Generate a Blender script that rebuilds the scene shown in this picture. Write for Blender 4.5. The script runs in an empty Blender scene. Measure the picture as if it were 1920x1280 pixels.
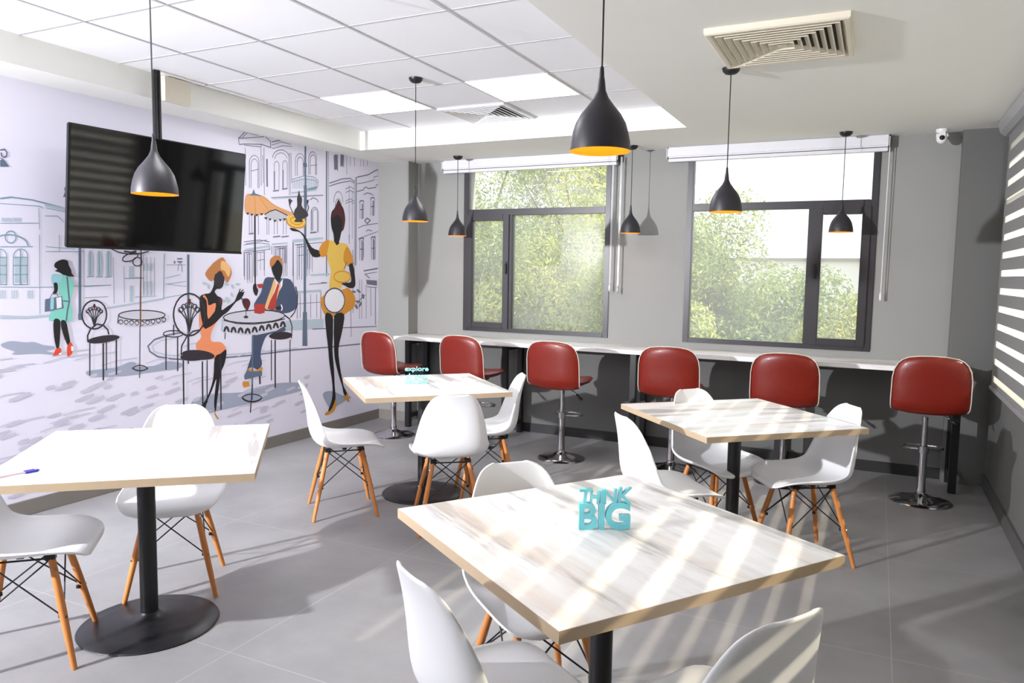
import bpy, bmesh, math, random, json
from mathutils import Vector, Matrix
random.seed(3)
R = math.radians
SC = bpy.context.scene
COL = SC.collection

# ------------------------------------------------------------ camera
CAM_YAW, CAM_PITCH, CAM_ROLL = 0.45128, -0.09008, 0.01565
cam = bpy.data.cameras.new('camera'); camo = bpy.data.objects.new('camera', cam); COL.objects.link(camo)
cam.sensor_width = 36.0; cam.lens = 1405.17 / 1920 * 36.0; cam.clip_start = 0.05; cam.clip_end = 300
fw = Vector((-math.sin(CAM_YAW) * math.cos(CAM_PITCH), math.cos(CAM_YAW) * math.cos(CAM_PITCH), math.sin(CAM_PITCH)))
rt = Vector((math.cos(CAM_YAW), math.sin(CAM_YAW), 0)); up = rt.cross(fw)
r2 = rt * math.cos(CAM_ROLL) + up * math.sin(CAM_ROLL); u2 = -rt * math.sin(CAM_ROLL) + up * math.cos(CAM_ROLL)
m = Matrix((r2, u2, -fw)).transposed().to_4x4(); m.translation = Vector((0, 0, 1.5024)); camo.matrix_world = m
SC.camera = camo

# ------------------------------------------------------------ world, sun, flash, exposure
SC.view_settings.view_transform = 'Standard'; SC.view_settings.look = 'None'
SC.view_settings.gamma = 1.0; SC.view_settings.use_curve_mapping = False
SC.view_settings.exposure = 1.55
w = bpy.data.worlds.new('world'); SC.world = w; w.use_nodes = True
nt = w.node_tree; bg = nt.nodes['Background']
bg.inputs['Color'].default_value = (0.93, 0.97, 1.0, 1); bg.inputs['Strength'].default_value = 0.72
sun = bpy.data.lights.new('sun', 'SUN'); suno = bpy.data.objects.new('sun', sun); COL.objects.link(suno)
sun.energy = 4.4; sun.angle = R(0.6); sun.color = (1.0, 0.86, 0.68)
suno.rotation_euler = Vector((-1.0, -0.12, -0.88)).to_track_quat('-Z', 'Y').to_euler(); suno.location = (6, 6, 6)
fl = bpy.data.lights.new('photo_flash', 'SPOT'); flo = bpy.data.objects.new('photo_flash', fl); COL.objects.link(flo)
flo.location = (-4.15, -1.0, 2.0); fl.energy = 640; fl.spot_size = R(98); fl.spot_blend = 1.0; flo.rotation_euler = Vector((2.0, 7.0, -.3)).to_track_quat('-Z', 'Y').to_euler(); fl.shadow_soft_size = 0.04; fl.color = (0.94, 0.95, 1.0)

# ------------------------------------------------------------ materials
def rgb(r, g, b):
    f = lambda c: ((c / 255 + .055) / 1.055) ** 2.4 if c > 10 else c / 255 / 12.92
    return (f(r), f(g), f(b), 1)
def mat(name, col, rough=.5, metal=0, noise=0, nscale=8, bump=0, bscale=60, spec=None, coat=0, emit=None, estr=0):
    m = bpy.data.materials.new(name); m.use_nodes = True; t = m.node_tree; b = t.nodes['Principled BSDF']
    b.inputs['Base Color'].default_value = col; b.inputs['Roughness'].default_value = rough; b.inputs['Metallic'].default_value = metal
    if spec is not None: b.inputs['Specular IOR Level'].default_value = spec
    if coat: b.inputs['Coat Weight'].default_value = coat; b.inputs['Coat Roughness'].default_value = .1
    if emit: b.inputs['Emission Color'].default_value = emit; b.inputs['Emission Strength'].default_value = estr
    tc = t.nodes.new('ShaderNodeTexCoord')
    if noise:
        n = t.nodes.new('ShaderNodeTexNoise'); n.inputs['Scale'].default_value = nscale; n.inputs['Detail'].default_value = 5
        t.links.new(tc.outputs['Object'], n.inputs['Vector'])
        mx = t.nodes.new('ShaderNodeMix'); mx.data_type = 'RGBA'
        mx.inputs[6].default_value = tuple(c * (1 - noise) for c in col[:3]) + (1,); mx.inputs[7].default_value = tuple(min(1, c * (1 + noise)) for c in col[:3]) + (1,)
        t.links.new(n.outputs['Fac'], mx.inputs[0]); t.links.new(mx.outputs[2], b.inputs['Base Color'])
    if bump:
        n2 = t.nodes.new('ShaderNodeTexNoise'); n2.inputs['Scale'].default_value = bscale; n2.inputs['Detail'].default_value = 4
        t.links.new(tc.outputs['Object'], n2.inputs['Vector'])
        bp = t.nodes.new('ShaderNodeBump'); bp.inputs['Strength'].default_value = bump; bp.inputs['Distance'].default_value = .005
        t.links.new(n2.outputs['Fac'], bp.inputs['Height']); t.links.new(bp.outputs['Normal'], b.inputs['Normal'])
    return m
M = {}
M['wall'] = mat('wall_paint', rgb(146, 146, 143), .75, noise=.05, nscale=1.5, bump=.08, bscale=90)
M['walldark'] = mat('wall_dark_grey', rgb(104, 104, 102), .7, noise=.05, nscale=1.5, bump=.08, bscale=90)  # darker grey for the band under the counter, right wall and right column
M['ceil'] = mat('ceiling_paint', rgb(240, 240, 234), .85, noise=.02, nscale=2)
M['tile'] = mat('ceiling_tile', rgb(244, 244, 247), .9, bump=.1, bscale=200)
M['tbar'] = mat('ceiling_grid', rgb(196, 194, 196), .6)
M['mural'] = mat('mural_paper', rgb(236, 233, 249), .6)
M['skirt'] = mat('skirting_stone', rgb(128, 122, 116), .5, noise=.1, nscale=6)
M['skirtdark'] = mat('skirting_black', rgb(34, 33, 34), .5)
M['skirtgrey'] = mat('skirting_grey', rgb(86, 85, 84), .4)
M['frame'] = mat('window_frame', rgb(50, 47, 51), .35, noise=.06, nscale=20)
M['gasket'] = mat('rubber_black', rgb(20, 20, 22), .5)
M['shellw'] = mat('white_plastic', rgb(247, 247, 249), .35, spec=.4)
M['beech'] = mat('beech_wood', rgb(206, 132, 70), .45, noise=.15, nscale=14)
M['wire'] = mat('black_wire', rgb(26, 25, 28), .4)
M['blackmetal'] = mat('black_powdercoat', rgb(24, 24, 27), .38, bump=.03, bscale=300)
M['chrome'] = mat('chrome', rgb(205, 205, 208), .08, metal=1)
M['leather'] = mat('red_leather', rgb(116, 23, 6), .36, noise=.14, nscale=7, bump=.12, bscale=160, coat=.06)
M['piping'] = mat('pale_piping', rgb(205, 195, 180), .5)
M['pendant'] = mat('pendant_black', rgb(40, 38, 44), .42)
M['orange'] = mat('orange_lining', rgb(252, 176, 30), .5)
M['fill_bulb'] = mat('fill_bulb_glow', rgb(255, 220, 160), .4, emit=(1, .8, .45, 1), estr=5)
M['led'] = mat('led_panel', rgb(255, 255, 255), .5, emit=(1, 1, 1, 1), estr=5.0)
M['screen'] = mat('tv_screen', rgb(8, 8, 9), .06, spec=.7)
M['tvframe'] = mat('tv_frame', rgb(18, 20, 22), .3)
M['blindcase'] = mat('blind_cassette', rgb(222, 221, 226), .45)
M['silver'] = mat('blind_rail_silver', rgb(176, 176, 178), .35, metal=.3)
M['beige'] = mat('diffuser_beige', rgb(222, 214, 196), .5)
M['whiteplastic'] = mat('white_gloss', rgb(235, 235, 236), .3)
M['turquoise'] = mat('turquoise_acrylic', rgb(122, 212, 224), .35)
M['aqua'] = mat('pale_aqua_acrylic', rgb(150, 228, 228), .35)
M['bluecap'] = mat('blue_plastic', rgb(50, 50, 200), .3)
M['clearpen'] = mat('clear_barrel', rgb(205, 180, 190), .2)
M['bark'] = mat('bark', rgb(110, 95, 80), .9, noise=.3, nscale=5)
M['concrete'] = mat('far_wall', rgb(214, 214, 214), .9, noise=.04, nscale=.2)
M['soil'] = mat('yard', rgb(150, 148, 128), .95, noise=.2, nscale=.5)

def floor_mat():
    m = bpy.data.materials.new('floor_tiles'); m.use_nodes = True; t = m.node_tree; b = t.nodes['Principled BSDF']
    tc = t.nodes.new('ShaderNodeTexCoord')
    mp = t.nodes.new('ShaderNodeMapping'); mp.inputs['Location'].default_value = (-0.13, -4.42, 0)
    t.links.new(tc.outputs['Object'], mp.inputs['Vector'])
    br = t.nodes.new('ShaderNodeTexBrick'); br.offset = 0; br.inputs['Scale'].default_value = 1.0
    br.inputs['Brick Width'].default_value = 1.175; br.inputs['Row Height'].default_value = 1.175; br.inputs['Mortar Size'].default_value = .0022; br.inputs['Mortar Smooth'].default_value = .3
    br.inputs['Color1'].default_value = (0, 0, 0, 1); br.inputs['Color2'].default_value = (0, 0, 0, 1); br.inputs['Mortar'].default_value = (1, 1, 1, 1)
    t.links.new(mp.outputs['Vector'], br.inputs['Vector'])
    n = t.nodes.new('ShaderNodeTexNoise'); n.inputs['Scale'].default_value = 1.6; n.inputs['Detail'].default_value = 8; n.inputs['Roughness'].default_value = .6
    t.links.new(tc.outputs['Object'], n.inputs['Vector'])
    r = t.nodes.new('ShaderNodeValToRGB'); r.color_ramp.elements[0].position = .3; r.color_ramp.elements[1].position = .7
    r.color_ramp.elements[0].color = rgb(134, 133, 134); r.color_ramp.elements[1].color = rgb(158, 157, 158)
    t.links.new(n.outputs['Fac'], r.inputs['Fac'])
    mx = t.nodes.new('ShaderNodeMix'); mx.data_type = 'RGBA'; mx.inputs[7].default_value = rgb(172, 171, 170)
    t.links.new(br.outputs['Color'], mx.inputs[0]); t.links.new(r.outputs['Color'], mx.inputs[6]); t.links.new(mx.outputs[2], b.inputs['Base Color'])
    b.inputs['Roughness'].default_value = .5
    n3 = t.nodes.new('ShaderNodeTexNoise'); n3.inputs['Scale'].default_value = 3; n3.inputs['Detail'].default_value = 6
    t.links.new(tc.outputs['Object'], n3.inputs['Vector'])
    mr = t.nodes.new('ShaderNodeMapRange'); mr.inputs[3].default_value = .38; mr.inputs[4].default_value = .45
    t.links.new(n3.outputs['Fac'], mr.inputs[0]); t.links.new(mr.outputs[0], b.inputs['Roughness'])
    return m
M['floor'] = floor_mat()

def washed_wood(name, along_x=False, edge=False):
    m = bpy.data.materials.new(name); m.use_nodes = True; t = m.node_tree; b = t.nodes['Principled BSDF']
    tc = t.nodes.new('ShaderNodeTexCoord'); mp = t.nodes.new('ShaderNodeMapping')
    mp.inputs['Scale'].default_value = (.75, 6, 6) if along_x else (6, .75, 6)
    t.links.new(tc.outputs['Object'], mp.inputs['Vector'])
    n = t.nodes.new('ShaderNodeTexNoise'); n.inputs['Scale'].default_value = 1.4; n.inputs['Detail'].default_value = 9; n.inputs['Roughness'].default_value = .62; n.inputs['Distortion'].default_value = .35
    t.links.new(mp.outputs['Vector'], n.inputs['Vector'])
    r = t.nodes.new('ShaderNodeValToRGB'); e = r.color_ramp.elements
    e[0].position = .38; e[0].color = rgb(176, 172, 168); e[1].position = .56; e[1].color = rgb(246, 246, 246)
    x = r.color_ramp.elements.new(.46); x.color = rgb(228, 227, 226)
    t.links.new(n.outputs['Fac'], r.inputs['Fac'])  # unseen glowing bulb, added to brighten the orange lining from inside
    mp2 = t.nodes.new('ShaderNodeMapping'); mp2.inputs['Scale'].default_value = (.6, 4, 4) if along_x else (4, .6, 4); mp2.inputs['Location'].default_value = (3, 7, 1)
    t.links.new(tc.outputs['Object'], mp2.inputs['Vector'])
    n2 = t.nodes.new('ShaderNodeTexNoise'); n2.inputs['Scale'].default_value = 1.2; n2.inputs['Detail'].default_value = 5
    t.links.new(mp2.outputs['Vector'], n2.inputs['Vector'])
    mr = t.nodes.new('ShaderNodeMapRange'); mr.inputs[1].default_value = .54; mr.inputs[2].default_value = .72; mr.inputs[3].default_value = 0; mr.inputs[4].default_value = .75
    t.links.new(n2.outputs['Fac'], mr.inputs[0])
    mx = t.nodes.new('ShaderNodeMix'); mx.data_type = 'RGBA'; mx.inputs[7].default_value = rgb(222, 200, 178)
    t.links.new(mr.outputs[0], mx.inputs[0]); t.links.new(r.outputs['Color'], mx.inputs[6]); t.links.new(mx.outputs[2], b.inputs['Base Color'])
    b.inputs['Roughness'].default_value = .32
    return m
M['wash'] = washed_wood('whitewashed_wood'); M['washx'] = washed_wood('whitewashed_wood_x', True)
M['edge'] = mat('oak_edge_band', rgb(186, 164, 136), .5, noise=.08, nscale=12)

def glass_mat():
    m = bpy.data.materials.new('window_glass'); m.use_nodes = True; t = m.node_tree
    for n in list(t.nodes): t.nodes.remove(n)
    o = t.nodes.new('ShaderNodeOutputMaterial'); tr = t.nodes.new('ShaderNodeBsdfTransparent'); gl = t.nodes.new('ShaderNodeBsdfGlossy'); gl.inputs['Roughness'].default_value = .02
    df = t.nodes.new('ShaderNodeBsdfTranslucent'); df.inputs['Color'].default_value = (.9, .92, .95, 1)
    tr.inputs['Color'].default_value = (.95, .96, .96, 1)
    mx = t.nodes.new('ShaderNodeMixShader'); mx.inputs[0].default_value = .05
    mx2 = t.nodes.new('ShaderNodeMixShader'); mx2.inputs[0].default_value = .16
    t.links.new(tr.outputs[0], mx.inputs[1]); t.links.new(gl.outputs[0], mx.inputs[2])
    t.links.new(mx.outputs[0], mx2.inputs[1]); t.links.new(df.outputs[0], mx2.inputs[2]); t.links.new(mx2.outputs[0], o.inputs['Surface'])
    return m
M['glass'] = glass_mat()

def zebra_mat():
    m = bpy.data.materials.new('zebra_fabric'); m.use_nodes = True; t = m.node_tree
    for n in list(t.nodes): t.nodes.remove(n)
    o = t.nodes.new('ShaderNodeOutputMaterial'); tc = t.nodes.new('ShaderNodeTexCoord'); sx = t.nodes.new('ShaderNodeSeparateXYZ')
    t.links.new(tc.outputs['Object'], sx.inputs[0])
    d = t.nodes.new('ShaderNodeMath'); d.operation = 'DIVIDE'; d.inputs[1].default_value = .118
    fr = t.nodes.new('ShaderNodeMath'); fr.operation = 'FRACT'; lt = t.nodes.new('ShaderNodeMath'); lt.operation = 'LESS_THAN'; lt.inputs[1].default_value = .36
    t.links.new(sx.outputs['Z'], d.inputs[0]); t.links.new(d.outputs[0], fr.inputs[0]); t.links.new(fr.outputs[0], lt.inputs[0])
    op = t.nodes.new('ShaderNodeBsdfDiffuse'); op.inputs['Color'].default_value = rgb(150, 149, 148)
    trl = t.nodes.new('ShaderNodeBsdfTranslucent'); trl.inputs['Color'].default_value = rgb(70, 70, 68)
    a = t.nodes.new('ShaderNodeMixShader'); a.inputs[0].default_value = .2; t.links.new(op.outputs[0], a.inputs[1]); t.links.new(trl.outputs[0], a.inputs[2])
    tr = t.nodes.new('ShaderNodeBsdfTransparent'); tr.inputs['Color'].default_value = (.9, .9, .88, 1)
    tl = t.nodes.new('ShaderNodeBsdfTranslucent'); tl.inputs['Color'].default_value = rgb(235, 235, 230)
    c = t.nodes.new('ShaderNodeMixShader'); c.inputs[0].default_value = .3; t.links.new(tr.outputs[0], c.inputs[1]); t.links.new(tl.outputs[0], c.inputs[2])
    f = t.nodes.new('ShaderNodeMixShader'); t.links.new(lt.outputs[0], f.inputs[0]); t.links.new(a.outputs[0], f.inputs[1]); t.links.new(c.outputs[0], f.inputs[2])
    t.links.new(f.outputs[0], o.inputs['Surface'])
    return m
M['zebra'] = zebra_mat()

def leaf_mat(name, c1, c2, c3):
    m = bpy.data.materials.new(name); m.use_nodes = True; t = m.node_tree
    for n in list(t.nodes): t.nodes.remove(n)
    o = t.nodes.new('ShaderNodeOutputMaterial'); gi = t.nodes.new('ShaderNodeTexCoord')
    n = t.nodes.new('ShaderNodeTexNoise'); n.inputs['Scale'].default_value = 1.3; n.inputs['Detail'].default_value = 6; n.inputs['Roughness'].default_value = .75
    t.links.new(gi.outputs['Object'], n.inputs['Vector'])
    r = t.nodes.new('ShaderNodeValToRGB'); e = r.color_ramp.elements; e[0].position = .34; e[0].color = c1; e[1].position = .68; e[1].color = c3
    x = e.new(.5); x.color = c2
    t.links.new(n.outputs['Fac'], r.inputs['Fac'])
    d = t.nodes.new('ShaderNodeBsdfDiffuse'); tl = t.nodes.new('ShaderNodeBsdfTranslucent')
    t.links.new(r.outputs['Color'], d.inputs['Color']); t.links.new(r.outputs['Color'], tl.inputs['Color'])
    mx = t.nodes.new('ShaderNodeMixShader'); mx.inputs[0].default_value = .25
    t.links.new(d.outputs[0], mx.inputs[1]); t.links.new(tl.outputs[0], mx.inputs[2]); t.links.new(mx.outputs[0], o.inputs['Surface'])
    return m
M['leafA'] = leaf_mat('leaves_yellow_green', rgb(112, 126, 76), rgb(168, 178, 104), rgb(220, 214, 130))
M['leafB'] = leaf_mat('leaves_green', rgb(90, 110, 74), rgb(138, 156, 96), rgb(190, 198, 120))
M['leafC'] = leaf_mat('leaves_grey_green', rgb(126, 138, 118), rgb(160, 170, 140), rgb(200, 198, 168))

# ------------------------------------------------------------ mesh helpers
def new(name, bm, m, parent=None, loc=None, rot=None, smooth=False):
    me = bpy.data.meshes.new(name); bm.normal_update(); bm.to_mesh(me); bm.free()
    o = bpy.data.objects.new(name, me); COL.objects.link(o)
    for k in (m if isinstance(m, (list, tuple)) else [m]): me.materials.append(M[k] if isinstance(k, str) else k)
    if smooth:
        for pl in me.polygons: pl.use_smooth = True
        if smooth is not True:
            me.set_sharp_from_angle(angle=R(smooth))
    if parent: o.parent = parent
    if loc: o.location = loc
    if rot: o.rotation_euler = rot
    return o
def empty(name, loc=(0, 0, 0), rz=0):
    o = bpy.data.objects.new(name, None); COL.objects.link(o); o.location = loc; o.rotation_euler = (0, 0, rz); o.empty_display_size = .1
    return o
def tag(o, label, cat, group=None, kind=None):
    o['label'] = label; o['category'] = cat
    if group: o['group'] = group
    if kind: o['kind'] = kind
    return o
def struct(o): o['kind'] = 'structure'; return o
def box(bm, x0, x1, y0, y1, z0, z1, bev=0, mi=0):
    vs = [bm.verts.new(p) for p in ((x0, y0, z0), (x1, y0, z0), (x1, y1, z0), (x0, y1, z0), (x0, y0, z1), (x1, y0, z1), (x1, y1, z1), (x0, y1, z1))]
    fs = [bm.faces.new([vs[i] for i in f]) for f in ((3, 2, 1, 0), (4, 5, 6, 7), (0, 1, 5, 4), (1, 2, 6, 5), (2, 3, 7, 6), (3, 0, 4, 7))]
    for f in fs: f.material_index = mi
    if bev:
        es = list({e for f in fs for e in f.edges}); bmesh.ops.bevel(bm, geom=es, offset=bev, segments=2, affect='EDGES')
def B(*a, **k):
    bm = bmesh.new(); box(bm, *a, **k); return bm
def tube(bm, pts, rad, seg=8, caps=True):
    pts = [Vector(p) for p in pts]; rr = rad if isinstance(rad, (list, tuple)) else [rad] * len(pts); rings = []
    prev = None
    for i, p in enumerate(pts):
        d = (pts[min(i + 1, len(pts) - 1)] - pts[max(i - 1, 0)]).normalized()
        a = prev if prev else (Vector((0, 0, 1)) if abs(d.z) < .9 else Vector((1, 0, 0)))
        u = (a - d * a.dot(d)).normalized(); v = d.cross(u); prev = u
        rings.append([bm.verts.new(p + (u * math.cos(2 * math.pi * k / seg) + v * math.sin(2 * math.pi * k / seg)) * rr[i]) for k in range(seg)])
    for a, b in zip(rings, rings[1:]):
        for k in range(seg): bm.faces.new((a[k], a[(k + 1) % seg], b[(k + 1) % seg], b[k]))
    if caps: bm.faces.new(rings[0][::-1]); bm.faces.new(rings[-1])
def lathe(bm, prof, seg=32, c=(0, 0, 0)):
    rings = []
    for r, z in prof:
        if r < 1e-5: rings.append([bm.verts.new((c[0], c[1], c[2] + z))])
        else: rings.append([bm.verts.new((c[0] + r * math.cos(2 * math.pi * k / seg), c[1] + r * math.sin(2 * math.pi * k / seg), c[2] + z)) for k in range(seg)])
    for a, b in zip(rings, rings[1:]):
        for k in range(seg):
            q = [a[k % len(a)], a[(k + 1) % len(a)], b[(k + 1) % len(b)], b[k % len(b)]]
            q2 = []
            for v in q:
                if v not in q2: q2.append(v)
            if len(q2) > 2: bm.faces.new(q2)
    bmesh.ops.recalc_face_normals(bm, faces=bm.faces)
def dup(root, loc, rz, label, group=None):
    r = root.copy(); COL.objects.link(r); r.location = loc; r.rotation_euler = (0, 0, rz); r['label'] = label
    if group: r['group'] = group
    for ch in list(root.children):
        c = ch.copy(); COL.objects.link(c); c.parent = r
        for g in list(ch.children):
            d = g.copy(); COL.objects.link(d); d.parent = c
    return r

# ------------------------------------------------------------ room shell
XL, XR, YB, YF, H, HC = -4.563, .78, 6.45, -1.6, 2.585, 2.75
struct(new('floor', B(XL - .2, XR + .2, YF - .2, YB + .25, -.15, 0), 'floor'))
def wall_with_holes(name, axis, at, thick, a0, a1, z0, z1, holes, mt):
    bm = bmesh.new(); xs = sorted({a0, a1} | {h[0] for h in holes} | {h[1] for h in holes}); zs = sorted({z0, z1} | {h[2] for h in holes} | {h[3] for h in holes})
    for xa, xb in zip(xs, xs[1:]):
        for za, zb in zip(zs, zs[1:]):
            if any(h[0] <= xa and xb <= h[1] and h[2] <= za and zb <= h[3] for h in holes): continue
            if axis == 'y': box(bm, xa, xb, at, at + thick, za, zb)
            else: box(bm, at, at + thick, xa, xb, za, zb)
    bmesh.ops.remove_doubles(bm, verts=bm.verts, dist=1e-5)
    return struct(new(name, bm, mt))
W1 = (-3.665, -2.165, .94, 2.53); W2 = (-1.49, -.025, .94, 2.53)
wall_with_holes('wall_back', 'y', YB, .22, XL - .2, XR + .2, 0, 2.95, [W1, W2], 'wall')
WR = (.9, 6.0, .8, 2.5)
wall_with_holes('wall_right', 'x', XR, .22, YF, YB, 0, 2.95, [WR], 'walldark')
struct(new('wall_left', B(XL - .2, XL, YF, YB, 0, 2.95), 'mural'))
struct(new('wall_front', B(XL - .2, XR + .2, YF - .2, YF, 0, 2.95), 'ceil'))
struct(new('trim_1', B(XL, -4.2, 6.28, YB, 0, H), 'wall'))          # shallow column in the left corner
struct(new('trim_2', B(.5, XR, 6.37, YB, 0, H), 'walldark'))            # shallow column in the right corner
# plasterboard ceiling with the recess for the lay-in tiles
RX0, RX1, RY0, RY1 = -4.247, -1.312, -.8, 5.57
bm = bmesh.new()
for a in ((XL, RX0, YF, YB), (RX1, XR, YF, YB), (RX0, RX1, RY1, YB), (RX0, RX1, YF, RY0)): box(bm, a[0], a[1], a[2], a[3], H, 2.95)
struct(new('ceiling', bm, 'ceil'))
# tile field: tiles drop out where panels and the diffuser sit
bm = bmesh.new()
xs = [-4.2475] + [-4.31 + .6 * k for k in range(1, 5)] + [RX1]
ys = [RY0] + [-.41 + .6 * k for k in range(0, 10)] + [RY1]
ys = sorted(set([round(y, 4) for y in ys if RY0 <= y <= RY1]))
LED = [(-2.51, 4.39), (-3.71, 4.39), (-2.51, 1.99), (-3.71, -.41)]
struct(new('ceiling', B(RX0, RX1, RY0, RY1, HC, 2.95), 'tile')).name = 'ceiling.001'
for n, (kx) in enumerate(xs[1:-1]): box(bm, kx - .008, kx + .008, RY0, RY1, HC - .004, HC)
ty = [-.41 + .6 * k for k in range(0, 10)]
for y in ty: box(bm, RX0, RX1, y - .006, y + .006, HC - .002, HC)
struct(new('trim_3', bm, 'tbar'))
# small boxed-in notch on the recess side
struct(new('trim_4', B(RX0, RX0 + .03, 3.49, 3.69, H + .003, HC - .006), 'beige'))
struct(new('trim_6', B(-4.2, .5, YB - .004, YB, .085, .868), 'walldark'))    # darker grey band of wall below the counter
# skirting
struct(new('baseboard_left', B(XL, XL + .015, YF, 6.28, 0, .095, bev=.003), 'skirt'))
struct(new('baseboard_back', B(-4.2, .5, YB - .015, YB, 0, .085), 'skirtdark'))
struct(new('baseboard_right', B(XR - .015, XR, YF, 6.37, 0, .1), 'skirtgrey'))
struct(new('baseboard_corner', B(XL + .015, -4.2, 6.268, 6.28, 0, .095), 'skirt')).name = 'trim_5'

# ------------------------------------------------------------ back windows
def bars(rects, y0, y1, bev=.004):
    bm = bmesh.new()
    for (a, b, c, d) in rects: box(bm, a, b, y0, y1, c, d, bev=bev)
    return bm
def window(n, W, mull, sash):
    x0, x1, z0, z1 = W; t = struct(empty('window_%d' % n, (0, 0, 0)))
    f = .05; tz0, tz1 = 2.055, 2.115
    fr = bars([(x0, x0 + f, z0, z1), (x1 - f, x1, z0, z1), (x0 + f, x1 - f, z0, z0 + f * .8), (x0 + f, x1 - f, z1 - f, z1), (x0 + f, x1 - f, tz0, tz1), (mull[0], mull[1], z0 + f * .8, tz0)], YB - .012, YB + .06)
    new('frame', fr, 'frame', t)
    s0, s1 = sash; zz0, zz1 = z0 + .035, tz0 + .005; sw = .062
    sa = new('sash', bars([(s0, s0 + sw, zz0, zz1), (s1 - sw, s1, zz0, zz1), (s0 + sw, s1 - sw, zz0, zz0 + sw * .9), (s0 + sw, s1 - sw, zz1 - sw * .9, zz1)], YB - .03, YB + .03), 'frame', t)
    hx = s1 - .02 if n == 1 else s0 + .022
    hb = bmesh.new(); box(hb, hx - .012, hx + .012, YB - .038, YB - .03, 1.53, 1.62, bev=.003); box(hb, hx - .008, hx + .008, YB - .06, YB - .038, 1.5, 1.6, bev=.004)
    h = new('handle', hb, 'gasket', sa); h['label'] = 'black casement handle'
    g1 = (mull[1], x1 - f) if n == 1 else (x0 + f, mull[0])
    new('glass', B(x0 + f, x1 - f, YB + .02, YB + .026, tz1, z1 - f), 'glass', t)
    new('glass', B(g1[0], g1[1], YB + .02, YB + .026, z0 + f * .8, tz0), 'glass', t)
    new('glass', B(s0 + sw, s1 - sw, YB + .0, YB + .006, zz0 + .05, zz1 - .05), 'glass', t)
window(1, W1, (-3.17, -3.135), (-3.62, -3.165))
window(2, W2, (-.52, -.47), (-.475, -.07))

def back_blind(x0, x1, chain_x, label, chains):
    t = tag(empty('roller_blind', ((x0 + x1) / 2, YB - .05, 2.5)), label, 'blind', 'raised roller blinds over the back windows')
    hw = (x1 - x0) / 2
    bm = bmesh.new(); box(bm, -hw, hw, -.045, .048, -.005, .083, bev=.012); new('cassette', bm, 'blindcase', t)
    bm = bmesh.new(); box(bm, -hw + .01, hw - .012, -.03, .02, -.036, -.01, bev=.004); r = new('bottom_rail', bm, 'blindcase', t)
    for s, mt in ((-1, 'blindcase'), (1, 'gasket')):
        bm = bmesh.new(); box(bm, hw if s > 0 else -hw - .006, hw + .006 if s > 0 else -hw, -.042, .045, -.01, .078, bev=.002); new('end_cap', bm, mt, t)
    for dx, zl, mt in chains:
        bm = bmesh.new(); top, bot = .0, zl - 2.5
        tube(bm, [(hw + dx, -.03, .03), (hw + dx - .004, -.03, bot)], .0035, 6); tube(bm, [(hw + dx, .0, .03), (hw + dx - .004, -.005, bot)], .0035, 6)
        c = new('pull_chain', bm, mt, t)
        bm = bmesh.new(); lathe(bm, [(0, -.06), (.008, -.058), (.011, -.03), (.009, -.005), (.004, .01), (0, .012)], 12, (hw + dx - .004, -.017, bot)); w_ = new('chain_weight', bm, mt, c, smooth=True)
back_blind(-3.87, -2.09, 0, 'white roller blind cassette above the left window, rolled right up', [(-.045, 1.42, 'blindcase'), (.03, 1.40, 'silver')])
back_blind(-1.655, .03, 0, 'white roller blind cassette above the right window, longest chain at its right end', [(.0, 1.40, 'blindcase')])

# ------------------------------------------------------------ right window with zebra blind
t = struct(empty('window_3', (0, 0, 0))); x0 = XR + .02
bm = bmesh.new()
for a in ((.9, .95, .8, 2.5), (5.95, 6.0, .8, 2.5), (.95, 5.95, .8, .85), (.95, 5.95, 2.45, 2.5), (.95, 5.95, 2.05, 2.09), (2.56, 2.62, .85, 2.45), (4.24, 4.3, .85, 2.45)): box(bm, x0, x0 + .06, a[0], a[1], a[2], a[3])
new('frame', bm, 'frame', t); new('glass', B(x0 + .028, x0 + .034, .95, 5.95, .85, 2.45), 'glass', t)
t = tag(empty('zebra_blind', (.74, 3.4, .0)), 'wide blind of alternating sheer and grey bands covering the right wall window', 'blind')
new('fabric', B(-.001, .001, -2.63, 2.63, .79, 2.47), 'zebra', t)
bm = bmesh.new(); box(bm, -.012, .012, -2.64, 2.64, .765, .792, bev=.004); new('bottom_rail', bm, 'silver', t)
bm = bmesh.new(); pr = [(.04, 2.583), (-.055, 2.583), (-.062, 2.55), (-.05, 2.50), (-.02, 2.475), (.02, 2.472), (.04, 2.48)]
a = [bm.verts.new((x, -2.68, z)) for x, z in pr]; b = [bm.verts.new((x, 2.68, z)) for x, z in pr]; k = len(pr)
for i in range(k): bm.faces.new((a[i], a[(i + 1) % k], b[(i + 1) % k], b[i]))
bm.faces.new(a[::-1]); bm.faces.new(b); bmesh.ops.recalc_face_normals(bm, faces=bm.faces); new('cassette', bm, 'silver', t)

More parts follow.
